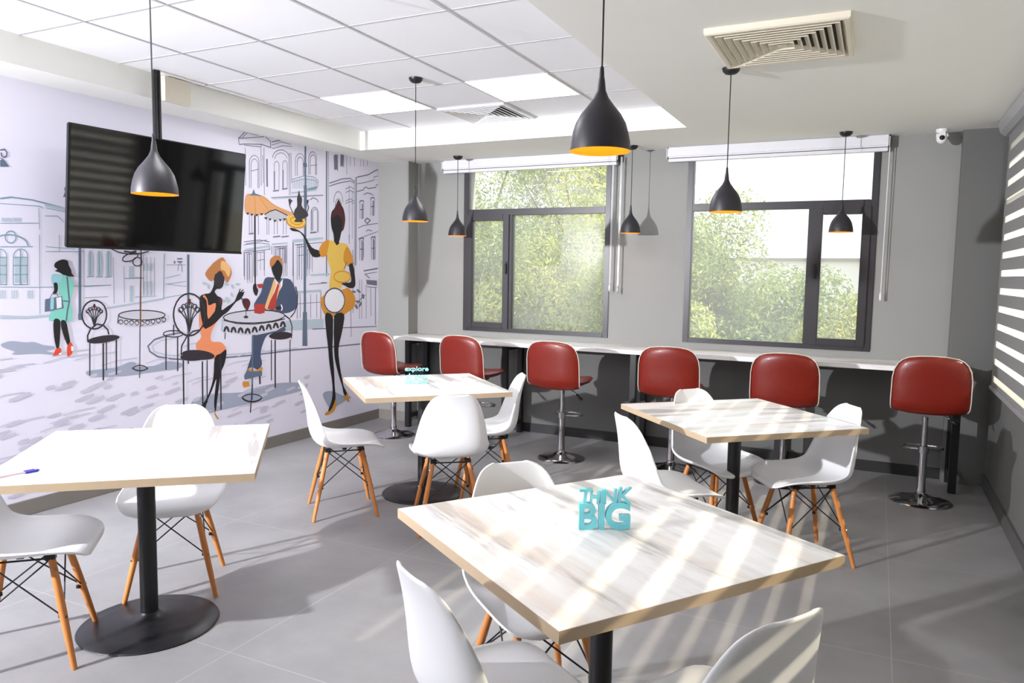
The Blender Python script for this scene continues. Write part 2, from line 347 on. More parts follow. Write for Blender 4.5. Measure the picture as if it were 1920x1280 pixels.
# ------------------------------------------------------------ mural printed on the left wall (flat print, drawn as flat inlays)
MURAL = json.loads('''[["T",7,[2636,1887,2696,1901,2820,1896,3039,1859]],
["T",3,[2635,1859,2856,1863,2882,1854]],
["T",3,[2630,1746,2857,1762]],
["T",3,[2856,1852,2855,1724]],
["P",0,[2639,1778,2659,1779,2658,1758,2638,1756]],
["P",0,[2669,1780,2689,1781,2688,1760,2668,1758]],
["P",0,[2697,1782,2717,1783,2716,1762,2696,1760]],
["P",0,[2726,1784,2746,1786,2745,1764,2725,1762]],
["P",13,[2894,1872,3028,1856]],
["T",3,[2899,1856,3033,1840]],
["T",3,[2891,1807,2969,1813,3007,1777]],
["T",6,[2563,1613,2565,1623,2569,1633,2576,1643,2585,1652,2596,1660,2609,1667,2623,1673,2639,1678,2656,1681,2673,1683,2690,1683,2707,1681,2722,1678,2737,1673,2750,1667,2762,1660,2771,1652,2777,1642,2781,1632,2782,1622]],
["T",4,[2624,1611,2811,1619]],
["T",5,[2715,1672,2713,1661,2709,1651,2701,1643,2693,1637,2683,1635,2674,1637,2666,1641,2659,1649,2655,1658,2654,1669,2656,1679,2661,1689,2668,1697,2677,1703,2686,1705,2696,1704,2704,1699,2710,1692,2714,1682,2715,1672]],
["T",4,[2572,1396,2579,1550,2579,1554,2581,1567,2587,1580,2596,1589,2608,1596,2620,1598,2632,1597,2643,1591,2651,1582,2657,1570,2658,1556,2658,1552,2651,1394,2572,1394]],
["P",0,[2587,1546,2613,1546,2606,1404,2580,1404]],
["P",0,[2623,1547,2649,1547,2643,1404,2616,1404]],
["T",6,[2620,1594,2611,1396]],
["T",5,[2576,1503,2656,1504]],
["T",5,[2574,1452,2653,1452]],
["T",4,[2579,1550,2658,1552]],
["T",4,[2688,1395,2695,1553,2695,1557,2698,1571,2704,1583,2714,1593,2725,1600,2738,1603,2751,1601,2762,1595,2771,1585,2777,1573,2778,1560,2778,1555,2771,1393,2688,1393]],
["P",0,[2703,1549,2731,1550,2725,1404,2697,1404]],
["P",0,[2741,1550,2769,1550,2763,1404,2735,1404]],
["T",6,[2738,1598,2729,1395]],
["T",5,[2693,1505,2776,1506]],
["T",5,[2691,1452,2774,1453]],
["T",5,[2695,1553,2778,1555]],
["T",3,[2614,1380,2840,1376,2988,1379,3314,1387]],
["T",3,[2853,1692,2837,1213]],
["T",3,[2976,1699,2972,1597]],
["P",6,[2617,1361,2615,1313]],
["P",6,[2629,1361,2627,1313]],
["P",6,[2642,1361,2640,1313]],
["P",6,[2680,1360,2678,1312]],
["P",6,[2693,1360,2691,1312]],
["P",6,[2705,1360,2703,1311]],
["P",6,[2771,1359,2769,1310]],
["P",6,[2784,1359,2782,1309]],
["P",6,[2797,1359,2795,1309]],
["P",0,[2607,1218,2760,1205,2896,1210,2895,1196,2759,1189,2606,1196]],
["T",3,[2888,1593,3134,1601]],
["T",3,[2889,1622,3075,1615]],
["P",0,[3158,1565,3158,1575,3160,1588,3164,1599,3169,1606,3175,1609,3181,1606,3185,1599,3188,1588,3189,1576,3191,1566,3186,1445,3153,1441]],
["T",5,[3175,1604,3169,1445]],
["T",4,[3147,1439,3192,1443]],
["P",0,[3220,1567,3220,1576,3222,1589,3226,1601,3231,1608,3237,1611,3243,1609,3248,1601,3251,1590,3252,1577,3253,1568,3249,1446,3215,1441]],
["T",5,[3237,1606,3231,1446]],
["T",4,[3209,1439,3255,1443]],
["P",0,[3283,1568,3283,1578,3285,1591,3289,1603,3295,1610,3301,1613,3307,1611,3312,1603,3315,1592,3316,1579,3318,1569,3313,1446,3279,1441]],
["T",5,[3301,1608,3295,1446]],
["T",4,[3272,1439,3320,1443]],
["T",4,[3126,1378,3314,1387]],
["T",3,[3123,1306,3290,1311]],
["T",3,[3337,1570,3332,1262]],
["T",3,[3412,1512,3409,1270]],
["P",0,[3452,1512,3480,1513,3478,1436,3449,1431]],
["T",4,[3415,1431,3565,1432,3495,1437]],
["P",0,[3453,1381,3479,1380,3472,1273,3449,1269]],
["P",0,[3255,1237,3718,1293,3718,1281,3266,1229]],
["T",5,[3734,1607,3718,1283]],
["T",3,[3564,1596,3555,1318]],
["P",8,[3568,1535,3566,1483]],
["P",8,[3598,1535,3596,1483]],
["P",8,[3628,1536,3626,1484]],
["P",8,[3564,1411,3562,1359]],
["P",8,[3594,1411,3592,1359]],
["P",8,[3624,1411,3622,1358]],
["P",8,[3563,1369,3561,1318]],
["P",8,[3592,1369,3591,1317]],
["P",8,[3623,1369,3621,1317]],
["T",3,[3564,1576,3555,1307]],
["T",3,[3593,1577,3584,1307]],
["T",3,[3623,1577,3614,1306]],
["T",3,[3653,1578,3645,1306]],
["P",0,[3491,1309,3657,1311,3657,1303,3490,1298]],
["T",3,[3751,1528,3912,1530]],
["T",3,[3734,1389,3915,1410]],
["T",3,[3759,1389,3914,1372]],
["G",4,[3845,1486,3853,1529,3867,1546,3879,1530,3884,1476]],
["G",8,[3841,1572,3887,1574]],
["G",8,[3841,1551,3886,1552]],
["T",3,[3735,1432,3864,1459]],
["G",0,[3826,1547,3826,1544,3825,1541,3823,1539,3821,1537,3818,1536,3816,1537,3814,1538,3812,1541,3811,1544,3811,1547,3811,1550,3813,1553,3814,1556,3817,1557,3819,1558,3821,1557,3823,1556,3825,1554,3826,1551]],
["T",3,[3718,1293,3913,1317]],
["G",7,[2648,2162,2673,2171,2685,2155,2682,2134,2668,2124,2654,2132,2653,2150]],
["V",0,[2644,2068,2645,2104,2660,2116,2675,2103,2694,2075]],
["G",4,[2646,2119,2658,2115]],
["G",5,[3035,2000,3021,1987,3023,1971,3034,1966]],
["V",0,[3008,1931,3023,1965,3039,1978,3038,1936]],
["G",6,[4449,2479,4443,2524,4514,2588,4629,2584,4716,2594,4790,2557,4789,2508,4687,2517,4505,2492,4449,2479]],
["G",5,[4443,2524,4475,2530,4722,2585]],
["G",5,[4687,2517,4680,2496,4499,2482]],
["G",4,[4475,2530,4539,2587]],
["G",7,[4803,2555,4930,2595,5046,2589,5197,2602,5485,2594]],
["G",4,[4802,2510,4816,2503,4929,2545,5046,2558]],
["G",4,[4803,2530,4916,2573,5031,2571]],
["G",4,[4511,2465,4510,2168]],
["G",4,[4680,2491,4679,2187]],
["G",4,[4714,2497,4712,2112]],
["G",4,[5001,2496,5001,2141]],
["G",4,[5015,2498,5016,2142]],
["G",4,[5030,2500,5033,2246]],
["G",4,[4549,2153,4553,2353,4553,2353,4556,2371,4564,2388,4575,2403,4590,2413,4606,2418,4622,2418,4637,2411,4648,2400,4656,2385,4658,2368,4654,2164]],
["G",4,[4566,2155,4570,2337,4570,2337,4572,2352,4577,2366,4586,2377,4596,2386,4608,2390,4619,2389,4629,2383,4638,2374,4643,2361,4644,2347,4640,2163]],
["G",4,[4824,2173,4828,2371,4828,2371,4829,2381,4833,2389,4840,2397,4847,2402,4856,2405,4865,2405,4873,2401,4879,2396,4883,2388,4884,2379,4880,2179]],
["G",4,[4923,2188,4927,2392,4927,2392,4928,2401,4932,2409,4938,2416,4946,2421,4955,2424,4963,2423,4971,2420,4977,2415,4980,2408,4982,2399,4978,2194]],
["G",4,[5079,2313,5081,2441,5081,2441,5084,2461,5092,2479,5105,2494,5121,2505,5138,2511,5156,2511,5172,2504,5184,2492,5192,2476,5195,2457,5193,2327]],
["G",5,[5102,2316,5103,2429,5103,2429,5105,2443,5111,2457,5119,2469,5130,2477,5142,2481,5154,2480,5164,2475,5172,2466,5178,2454,5179,2439,5178,2325]],
["G",5,[5248,2344,5250,2480,5250,2480,5252,2500,5260,2519,5271,2534,5286,2545,5302,2551,5318,2550,5332,2543,5343,2531,5350,2514,5353,2495,5351,2357]],
["G",5,[5268,2347,5270,2473,5270,2473,5272,2488,5277,2501,5285,2513,5294,2521,5305,2525,5316,2524,5326,2519,5333,2510,5338,2497,5340,2483,5338,2355]],
["G",5,[4811,2428,4812,2438,4815,2447,4820,2457,4827,2466,4836,2475,4847,2483,4858,2490,4871,2496,4885,2501,4899,2505,4913,2507,4927,2508,4941,2508,4954,2506,4966,2502,4977,2497,4987,2491,4994,2484,5000,2476,5003,2467]],
["G",4,[4835,2422,4836,2429,4839,2437,4843,2445,4849,2452,4855,2459,4864,2465,4873,2471,4883,2475,4893,2479,4904,2481,4915,2483,4925,2483,4936,2482,4945,2480,4954,2476,4962,2472,4968,2467,4973,2460,4976,2454,4978,2446]],
["G",10,[4829,2322,4827,2168]],
["G",10,[4930,2345,4928,2194]],
["G",13,[4746,2409,4744,2184]],
["G",9,[4810,2156,4880,2169]],
["G",9,[4916,2183,4981,2195]],
["G",4,[4699,2431,4701,2208]],
["G",4,[4569,2289,4650,2314]],
["G",4,[5265,2425,5360,2443]],
["T",5,[5034,2277,5193,2327,5319,2332,5375,2306,5366,2241]],
["T",4,[5034,2256,5193,2301,5318,2305,5371,2284]],
["T",4,[5049,2279,5048,2199]],
["T",4,[5070,2281,5068,2202]],
["T",4,[5091,2284,5089,2205]],
["T",4,[5112,2286,5111,2208]],
["T",4,[5133,2301,5132,2211]],
["T",4,[5154,2303,5153,2214]],
["T",4,[5176,2306,5175,2217]],
["T",4,[5198,2309,5196,2220]],
["T",4,[5219,2311,5218,2223]],
["T",4,[5241,2314,5240,2226]],
["T",4,[5263,2316,5262,2229]],
["T",4,[5285,2319,5284,2232]],
["T",4,[5308,2322,5306,2235]],
["T",4,[5330,2312,5329,2238]],
["T",4,[5352,2314,5351,2241]],
["T",0,[5223,2220,5358,2256,5353,2231,5238,2204]],
["P",0,[5025,2169,5350,2227,5349,2216,5032,2154]],
["P",0,[4795,2095,5439,2190,5439,2178,4809,2088]],
["G",5,[4788,2100,5439,2186]],
["G",5,[5273,1838,5275,2014,5275,2014,5278,2029,5285,2043,5295,2055,5309,2062,5324,2066,5338,2065,5352,2059,5363,2049,5369,2037,5372,2022,5369,1844]],
["G",5,[5297,1850,5299,2011,5299,2011,5301,2022,5305,2033,5312,2042,5320,2048,5330,2051,5339,2050,5348,2045,5354,2037,5359,2027,5360,2016,5358,1854]],
["G",7,[5261,2124,5301,2149,5357,2139,5373,2113]],
["G",10,[5262,1836,5348,1848]],
["G",6,[5287,2042,5284,1860]],
["G",4,[4544,1942,4541,1783]],
["G",4,[4570,1944,4567,1785]],
["G",4,[4643,1950,4640,1789]],
["G",4,[4820,1963,4817,1798]],
["G",4,[4855,1966,4853,1800]],
["G",4,[4927,1972,4924,1804]],
["G",4,[4963,1974,4960,1806]],
["G",4,[4737,1957,4734,1794]],
["G",4,[4758,1959,4755,1795]],
["G",8,[4803,1777,4888,1789]],
["G",8,[4902,1782,4989,1794]],
["G",8,[4535,1788,4587,1795]],
["G",5,[4482,1723,4652,1745,4761,1735]],
["G",4,[4482,1699,4652,1721,4760,1715]],
["P",0,[4788,1722,4974,1740,4974,1729,4788,1710]],
["G",5,[4788,1702,4786,1631]],
["G",5,[4966,1719,4962,1451]],
["P",14,[5033,1758,5435,1798]],
["G",6,[5041,1748,5036,1451]],
["G",5,[5063,1723,5426,1760]],
["G",4,[5089,1451,5093,1703,5216,1716,5213,1452]],
["G",4,[5112,1452,5115,1704,5185,1715,5181,1452]],
["G",4,[4825,1450,4829,1693,4944,1706,4940,1451]],
["G",4,[4853,1451,4858,1694,4922,1705,4918,1451]],
["G",4,[4476,1449,4480,1651,4584,1659,4580,1449]],
["G",4,[4613,1450,4617,1656,4704,1664,4700,1450]],
["G",4,[4622,1577,4703,1589]],
["G",4,[5099,1630,5215,1644]],
["G",4,[5247,1698,5244,1463]],
["G",4,[5287,1678,5284,1485]],
["V",12,[5490,2592,5478,1453]],
["G",4,[5515,2588,5510,1752]],
["V",12,[5919,2404,5909,1560]],
["G",5,[5890,2378,5888,1455]],
["G",0,[5589,2556,5606,2572,5640,2574,5639,2442,5598,2431]],
["G",0,[5686,2581,5707,2592,5732,2591,5724,2481,5685,2473]],
["G",6,[5646,2575,5644,2426]],
["G",6,[5735,2596,5731,2470]],
["G",4,[5778,2594,5777,2409]],
["G",4,[5832,2602,5832,2495]],
["G",5,[5896,2612,5896,2504]],
["G",4,[5990,2625,5989,2516]],
["G",5,[6037,2632,6037,2522]],
["G",5,[6095,2641,6095,2530]],
["G",7,[5524,2302,5583,2320,5705,2361,5831,2382,5895,2355]],
["G",6,[5523,2274,5652,2316,5831,2359,5886,2343]],
["G",5,[5758,2274,5830,2303,5885,2288]],
["G",5,[5758,2241,5830,2268,5885,2254]],
["G",5,[5757,2162,5830,2189,5885,2174]],
["G",5,[5757,2139,5830,2166,5885,2151]],
["G",4,[5812,2312,5812,1765]],
["G",4,[5858,2271,5855,1813]],
["G",5,[5585,2133,5586,2148,5588,2164,5592,2178,5598,2192,5605,2205,5613,2216,5621,2225,5631,2232,5641,2236,5652,2239,5662,2238,5672,2236,5682,2231,5691,2224,5699,2214,5705,2203,5711,2190,5715,2176,5717,2160,5718,2145]],
["G",5,[5607,2101,5608,2112,5609,2122,5612,2132,5616,2141,5620,2150,5625,2157,5631,2163,5638,2167,5644,2170,5651,2172,5658,2172,5664,2170,5671,2167,5677,2162,5682,2155,5686,2148,5690,2139,5692,2129,5694,2119,5694,2109]],
["G",8,[5932,2405,6114,2451,6213,2499,6269,2520]],
["G",5,[5932,2342,6056,2368,6203,2408,6203,2438,6269,2458]],
["G",7,[5932,2268,6036,2296,6036,2308,6075,2329,6114,2316,6233,2341,6243,2365,6269,2372]],
["G",9,[5975,2162,5975,2176,5994,2187,6028,2190,6040,2174]],
["G",5,[5978,2162,5978,2011]],
["G",13,[6016,2160,6012,2014]],
["G",5,[6036,2168,6031,2015]],
["G",8,[5978,2099,6032,2107]],
["G",9,[6149,2207,6149,2222,6169,2233,6204,2236,6216,2220]],
["G",5,[6153,2208,6152,2054]],
["G",14,[6192,2206,6188,2056]],
["G",5,[6212,2213,6208,2058]],
["G",8,[6153,2143,6208,2151]],
["G",9,[5969,1801,5969,1815,5988,1825,6023,1827,6034,1810]],
["G",5,[5973,1801,5972,1608]],
["G",14,[6011,1797,6007,1609]],
["G",5,[6030,1804,6026,1609]],
["G",8,[5973,1716,6026,1723]],
["G",10,[6158,1822,6158,1836,6178,1847,6214,1848,6226,1831]],
["G",5,[6162,1822,6161,1618]],
["G",14,[6202,1818,6197,1619]],
["G",5,[6222,1825,6218,1619]],
["G",8,[6162,1732,6218,1739]],
["G",6,[5949,1922,6035,1951,6269,1988]],
["G",5,[5948,1818,6269,1906]],
["G",7,[6036,2249,6094,2273,6163,2268,6193,2253]],
["G",10,[6050,1999,6093,2026,6142,2008,6093,1972,6050,1999]],
["G",6,[6073,1894,6103,1914,6172,1906]],
["G",10,[6033,1508,6268,1535]],
["P",13,[4496,1660,4760,1700,4760,1669]],
["G",4,[4495,1636,4768,1676]],
["G",4,[4505,1708,4736,1749]],
["G",4,[4514,1397,4519,1625,4567,1633,4562,1397]],
["G",3,[4543,1626,4538,1397]],
["G",4,[4614,1500,4616,1640,4700,1649,4697,1501]],
["G",3,[4658,1641,4655,1501]],
["G",4,[4810,1559,4812,1696,4954,1708,4952,1561]],
["G",4,[4882,1699,4880,1560]],
["G",4,[4836,1559,4838,1678,4936,1688,4934,1561]],
["G",4,[4886,1680,4884,1560]],
["G",5,[5088,1421,5093,1720,5150,1729,5146,1421]],
["G",4,[5121,1721,5117,1421]],
["G",5,[5224,1514,5226,1686,5286,1695,5283,1514]],
["G",4,[5256,1687,5254,1514]],
["G",4,[4482,1421,4487,1636,4535,1644,4530,1421]],
["G",3,[4511,1637,4506,1421]],
["G",4,[4870,1484,4873,1686,4945,1695,4942,1485]],
["G",4,[4909,1687,4905,1484]],
["P",18,[5037,1750,5387,1793]],
["G",6,[5046,1744,5040,1291]],
["P",14,[5263,1461,5519,1473]],
["G",5,[5242,1380,5486,1393,5403,1396]],
["P",0,[5068,1323,5403,1332,5402,1311,5068,1301]],
["G",6,[5087,1309,5083,1079]],
["G",7,[5398,1311,5395,1065]],
["G",5,[5125,1296,5122,1084]],
["G",5,[5261,1293,5258,1078]],
["G",5,[5341,1292,5338,1074]],
["G",4,[5085,1211,5401,1218]],
["P",0,[4935,1071,5431,1063,5430,980,4933,983]],
["P",0,[4245,1119,4459,1061,4458,1012,4228,1027]],
["G",7,[6038,1509,6260,1538]],
["G",5,[6050,1476,6253,1499]],
["G",0,[6074,1420,6253,1413,6253,1360,6086,1376]],
["G",8,[6050,1479,6135,1435]],
["G",6,[6086,1353,6253,1341]],
["G",6,[6147,1345,6152,1059]],
["G",9,[6227,1345,6227,965]],
["G",5,[5966,1420,5964,1038]],
["G",5,[6002,1420,6000,1036]],
["G",5,[6074,1376,6073,1033]],
["G",6,[5862,1708,5864,1101]],
["G",6,[5806,1849,5812,1764]],
["G",7,[5277,978,6247,948]],
["G",6,[5831,1131,5834,869]],
["G",5,[5974,1639,5975,1817,6034,1831,6034,1641]],
["G",12,[6008,1808,6007,1640]],
["G",5,[6160,1629,6161,1841,6223,1856,6223,1631]],
["G",13,[6195,1832,6195,1630]],
["G",0,[5914,1304,5901,1296,5872,1293,5842,1297,5830,1305,5842,1313,5872,1316,5901,1312]],
["G",0,[5986,1293,5968,1292,5941,1302,5922,1317,5921,1328,5939,1329,5966,1319,5985,1304]],
["G",0,[6032,1231,6017,1238,6006,1256,6006,1275,6018,1284,6033,1278,6044,1259,6044,1240]],
["G",0,[5983,1202,5969,1196,5938,1197,5910,1204,5900,1214,5914,1220,5945,1220,5973,1212]],
["G",0,[5939,1134,5921,1137,5901,1152,5891,1170,5897,1181,5914,1178,5934,1163,5944,1145]],
["G",0,[5955,1155,5950,1166,5960,1184,5980,1198,5998,1200,6004,1189,5993,1171,5973,1157]],
["G",7,[5894,1158,5977,1229,6061,1272]],
["P",0,[4110,1386,4099,1381,4081,1383,4066,1391,4062,1400,4072,1404,4090,1402,4106,1395]],
["P",0,[4125,1350,4114,1354,4108,1368,4109,1383,4117,1390,4127,1385,4133,1372,4132,1357]],
["P",0,[4323,1382,4313,1376,4294,1376,4276,1381,4270,1390,4280,1396,4299,1396,4317,1391]],
["P",0,[4370,1349,4358,1351,4345,1363,4339,1377,4343,1386,4356,1385,4369,1373,4375,1359]],
["P",0,[4439,1385,4431,1378,4411,1375,4391,1378,4383,1385,4391,1393,4411,1396,4431,1393]],
["P",0,[4325,1264,4313,1261,4294,1266,4280,1276,4278,1286,4290,1289,4308,1284,4323,1273]],
["P",0,[4356,1283,4345,1287,4334,1300,4332,1315,4339,1323,4350,1320,4360,1307,4363,1291]],
["P",0,[4290,1258,4282,1250,4263,1248,4244,1251,4237,1259,4245,1266,4264,1269,4283,1265]],
["P",0,[4302,1239,4298,1248,4304,1262,4318,1274,4330,1275,4334,1266,4328,1251,4314,1240]],
["G",9,[4268,814,4583,807,5079,809,5480,796,5951,790,6252,776]],
["P",6,[4253,837,4583,826,5080,822]],
["G",9,[3860,1037,3737,1025,3632,1001,3580,960,3593,921,3657,878,3777,851,3902,833,4016,828]],
["P",5,[3844,1005,3690,990,3616,957,3629,918,3717,885,3855,866]],
["S",0,[2604,1049,2660,1063,2742,1049,2795,1047,2848,1024,2915,1011,2909,994,2858,989,2924,968,2912,958,2825,975,2729,981,2662,985,2678,1000,2618,1027]],
["S",0,[3125,834,3322,836,3430,862,3484,850,3484,825,3626,817,3731,838,3854,813,3837,775,3654,775,3399,773,3216,786,3142,797]],
["S",0,[3944,515,4114,548,4431,517,4577,534,4818,542,5075,516,5210,465,5074,436,4816,426,4659,410,4429,413,4198,407,4024,405,3942,436]],
["S",0,[5413,369,5540,380,5694,316,5831,282,5716,254,5539,209,5475,261]],
["C",0,[2869,234,2901,232,2997,248,2997,260,2933,254,2869,243]],
["C",0,[3643,402,3659,396,3707,408,3707,425,3675,423,3643,414]],
["C",0,[1900,456,1915,452,1962,462,1962,474,1931,472,1900,465]],
["C",0,[3259,759,3272,754,3312,763,3312,777,3285,776,3259,769]],
["C",0,[3748,423,3784,421,3890,438,3890,450,3819,443,3748,431]],
["C",0,[4767,344,4786,341,4841,352,4841,364,4804,361,4767,353]],
["C",0,[2851,749,2865,743,2908,754,2908,771,2879,771,2851,762]],
["C",0,[3983,406,4009,403,4089,418,4089,429,4036,425,3983,415]],
["C",0,[1944,276,1976,272,2072,289,2072,305,2008,300,1944,287]],
["C",0,[2856,571,2877,567,2942,579,2942,594,2899,591,2856,581]],
["C",0,[2607,560,2631,553,2700,568,2700,589,2654,587,2607,575]],
["C",0,[4277,339,4315,336,4428,355,4428,367,4353,360,4277,348]],
["C",0,[3234,704,3249,698,3291,709,3291,725,3263,724,3234,716]],
["C",0,[1884,633,1910,627,1990,643,1990,660,1937,657,1884,645]],
["C",0,[4802,359,4833,353,4925,371,4925,389,4864,384,4802,371]],
["C",0,[3766,467,3798,460,3892,479,3892,501,3829,496,3766,483]],
["C",0,[3432,632,3445,625,3486,636,3486,655,3459,655,3432,646]],
["C",0,[4628,338,4652,331,4724,346,4724,365,4676,362,4628,351]],
["C",0,[1844,477,1861,473,1913,484,1913,496,1878,494,1844,486]],
["C",0,[1978,714,1992,709,2033,718,2033,732,2006,731,1978,724]],
["C",0,[3144,793,3156,787,3192,796,3192,813,3168,812,3144,805]],
["C",0,[2730,438,2752,431,2818,445,2818,467,2774,464,2730,453]],
["C",0,[5110,237,5131,233,5193,245,5193,259,5152,256,5110,247]],
["C",0,[2565,493,2590,489,2668,503,2668,517,2616,513,2565,503]],
["C",0,[1770,442,1792,436,1858,450,1858,467,1814,465,1770,454]],
["C",0,[3553,596,3578,593,3655,606,3655,618,3604,613,3553,604]],
["C",0,[3140,427,3156,421,3206,433,3206,451,3173,450,3140,441]],
["C",0,[1973,172,1995,169,2062,181,2062,194,2017,191,1973,182]],
["C",0,[2956,162,2973,158,3024,169,3024,181,2990,179,2956,171]],
["C",0,[2124,400,2139,392,2185,404,2185,425,2155,424,2124,415]],
["C",0,[3904,234,3926,230,3994,243,3994,258,3949,255,3904,245]],
["C",0,[2999,209,3037,202,3149,224,3149,246,3074,240,2999,225]],
["C",0,[3399,495,3415,491,3461,500,3461,513,3430,511,3399,504]],
["C",0,[2930,321,2964,319,3068,336,3068,349,2999,343,2930,331]],
["C",0,[1844,854,1862,850,1917,861,1917,873,1880,871,1844,863]],
["C",0,[3639,137,3670,130,3762,148,3762,170,3701,166,3639,152]],
["C",0,[2677,402,2695,395,2750,408,2750,428,2713,426,2677,416]],
["C",0,[3629,721,3646,717,3698,728,3698,741,3664,739,3629,731]],
["C",0,[2552,520,2572,517,2634,528,2634,540,2593,536,2552,528]],
["C",0,[1855,334,1876,328,1940,342,1940,361,1897,358,1855,348]],
["C",0,[5080,459,5114,453,5215,472,5215,495,5147,490,5080,475]],
["C",0,[5103,402,5123,397,5181,409,5181,423,5142,420,5103,411]],
["C",0,[2426,273,2457,267,2549,285,2549,306,2488,302,2426,289]],
["C",0,[4687,486,4714,480,4795,497,4795,517,4741,513,4687,501]],
["C",0,[2038,625,2067,619,2155,637,2155,657,2096,652,2038,640]],
["C",0,[4390,488,4408,480,4460,493,4460,513,4425,512,4390,502]],
["C",0,[2908,735,2936,731,3019,746,3019,762,2963,757,2908,746]],
["C",0,[4298,252,4317,248,4375,259,4375,272,4336,270,4298,261]],
["C",0,[2256,754,2284,748,2366,765,2366,783,2311,779,2256,767]],
["C",0,[2994,545,3010,541,3058,551,3058,562,3026,560,2994,553]],
["C",0,[3270,791,3294,787,3366,801,3366,814,3318,810,3270,801]],
["C",0,[2640,345,2660,339,2722,352,2722,370,2681,368,2640,358]],
["C",0,[2673,442,2690,434,2741,447,2741,468,2707,467,2673,457]],
["C",0,[2986,470,3012,463,3090,479,3090,501,3038,498,2986,485]],
["C",0,[3508,530,3531,527,3603,540,3603,551,3555,547,3508,538]],
["C",0,[3308,261,3324,254,3372,266,3372,286,3340,285,3308,275]],
["C",0,[2345,482,2374,477,2460,494,2460,511,2403,507,2345,495]],
["C",0,[2891,517,2916,510,2990,526,2990,546,2940,543,2891,531]],
["C",0,[2135,553,2153,548,2207,559,2207,573,2171,571,2135,563]],
["C",0,[4453,509,4477,502,4552,518,4552,538,4502,535,4453,523]],
["C",0,[4939,460,4966,454,5047,470,5047,487,4993,483,4939,472]],
["C",0,[3551,653,3572,647,3633,660,3633,678,3592,675,3551,665]],
["C",0,[5040,316,5069,309,5154,327,5154,349,5097,345,5040,332]],
["C",0,[4701,226,4720,220,4778,233,4778,249,4739,247,4701,237]],
["C",0,[2019,305,2036,299,2088,311,2088,330,2053,328,2019,319]],
["C",0,[2293,672,2316,668,2388,681,2388,694,2340,690,2293,681]],
["C",0,[2536,854,2552,848,2600,860,2600,876,2568,875,2536,866]],
["C",0,[2315,451,2340,447,2415,461,2415,476,2365,472,2315,462]],
["C",0,[2422,364,2453,362,2547,377,2547,389,2485,383,2422,372]],
["C",0,[3710,461,3724,456,3768,466,3768,481,3739,479,3710,472]],
["C",0,[3954,514,3968,506,4013,518,4013,540,3983,540,3954,530]],
["C",0,[2134,324,2150,317,2199,329,2199,349,2166,348,2134,339]],
["C",0,[2692,217,2719,210,2800,227,2800,248,2746,245,2692,232]],
["C",0,[4628,318,4647,310,4704,324,4704,345,4666,344,4628,333]],
["C",0,[3769,662,3783,658,3824,667,3824,679,3797,677,3769,671]],
["C",0,[4177,447,4193,439,4240,451,4240,473,4208,473,4177,463]],
["C",0,[2069,780,2081,772,2116,783,2116,804,2093,804,2069,795]],
["C",0,[3333,378,3361,371,3442,388,3442,409,3388,406,3333,393]],
["C",0,[2678,218,2708,214,2796,230,2796,244,2737,239,2678,228]],
["C",0,[2148,246,2165,241,2217,252,2217,266,2183,263,2148,255]],
["C",0,[2827,352,2859,349,2956,366,2956,380,2891,375,2827,363]],
["C",0,[3501,257,3525,254,3599,267,3599,279,3550,275,3501,266]],
["C",0,[2603,128,2640,123,2749,143,2749,160,2676,154,2603,140]],
["C",0,[2396,484,2429,481,2529,498,2529,510,2463,504,2396,492]],
["C",0,[4617,451,4641,444,4715,459,4715,480,4666,477,4617,465]],
["C",0,[3120,507,3148,499,3230,517,3230,539,3175,536,3120,523]],
["C",0,[2953,760,2976,754,3044,768,3044,786,2999,783,2953,773]],
["C",0,[3184,390,3200,386,3248,396,3248,408,3216,406,3184,399]],
["C",0,[2015,692,2031,688,2080,698,2080,711,2047,709,2015,702]],
["C",0,[2045,766,2070,760,2146,775,2146,794,2095,791,2045,779]],
["C",0,[2741,306,2764,301,2831,314,2831,331,2786,328,2741,318]],
["C",0,[2312,462,2331,454,2390,468,2390,490,2351,488,2312,478]],
["C",0,[5167,540,5186,532,5240,546,5240,568,5204,566,5167,556]],
["C",0,[2853,396,2868,391,2912,401,2912,416,2883,415,2853,407]],
["C",0,[3425,508,3443,502,3496,514,3496,530,3461,529,3425,520]],
["C",0,[1782,324,1799,319,1852,330,1852,346,1817,344,1782,335]],
["C",0,[1895,137,1920,133,1996,147,1996,161,1945,157,1895,147]],
["C",0,[3792,525,3821,519,3906,536,3906,554,3849,550,3792,538]],
["C",0,[3089,368,3126,366,3237,384,3237,397,3163,390,3089,377]],
["C",0,[4307,616,4321,608,4361,619,4361,640,4334,639,4307,630]],
["C",0,[2240,521,2264,514,2334,530,2334,550,2287,547,2240,536]],
["C",0,[4157,656,4173,653,4222,662,4222,674,4190,672,4157,664]],
["C",0,[2231,397,2248,390,2299,403,2299,423,2265,422,2231,412]],
["C",0,[3705,602,3730,596,3803,611,3803,630,3754,626,3705,615]],
["C",0,[3435,117,3474,112,3589,133,3589,152,3512,146,3435,131]],
["C",0,[3507,532,3533,529,3613,543,3613,555,3560,550,3507,540]],
["C",5,[3863,351,3928,367,4025,368]],
["C",5,[2543,733,2617,750,2728,751]],
["C",5,[3871,930,3965,950,4105,953]],
["C",5,[2871,533,2977,554,3137,559]],
["C",5,[3947,643,4051,664,4206,669]],
["C",5,[2016,267,2094,285,2210,287]],
["C",5,[3881,393,3979,413,4127,418]],
["C",5,[1834,198,1913,216,2030,218]],
["C",5,[3681,703,3787,724,3946,730]],
["C",5,[2614,563,2705,582,2843,586]],
["C",5,[3105,244,3226,267,3407,274]],
["C",5,[2357,932,2481,955,2667,963]],
["C",5,[1849,517,1964,539,2138,546]],
["C",5,[4510,509,4588,527,4706,529]],
["C",5,[2387,906,2461,923,2573,925]],
["C",5,[3428,263,3523,283,3667,287]],
["C",5,[4467,256,4583,278,4757,285]],
["C",5,[3224,859,3332,880,3494,886]],
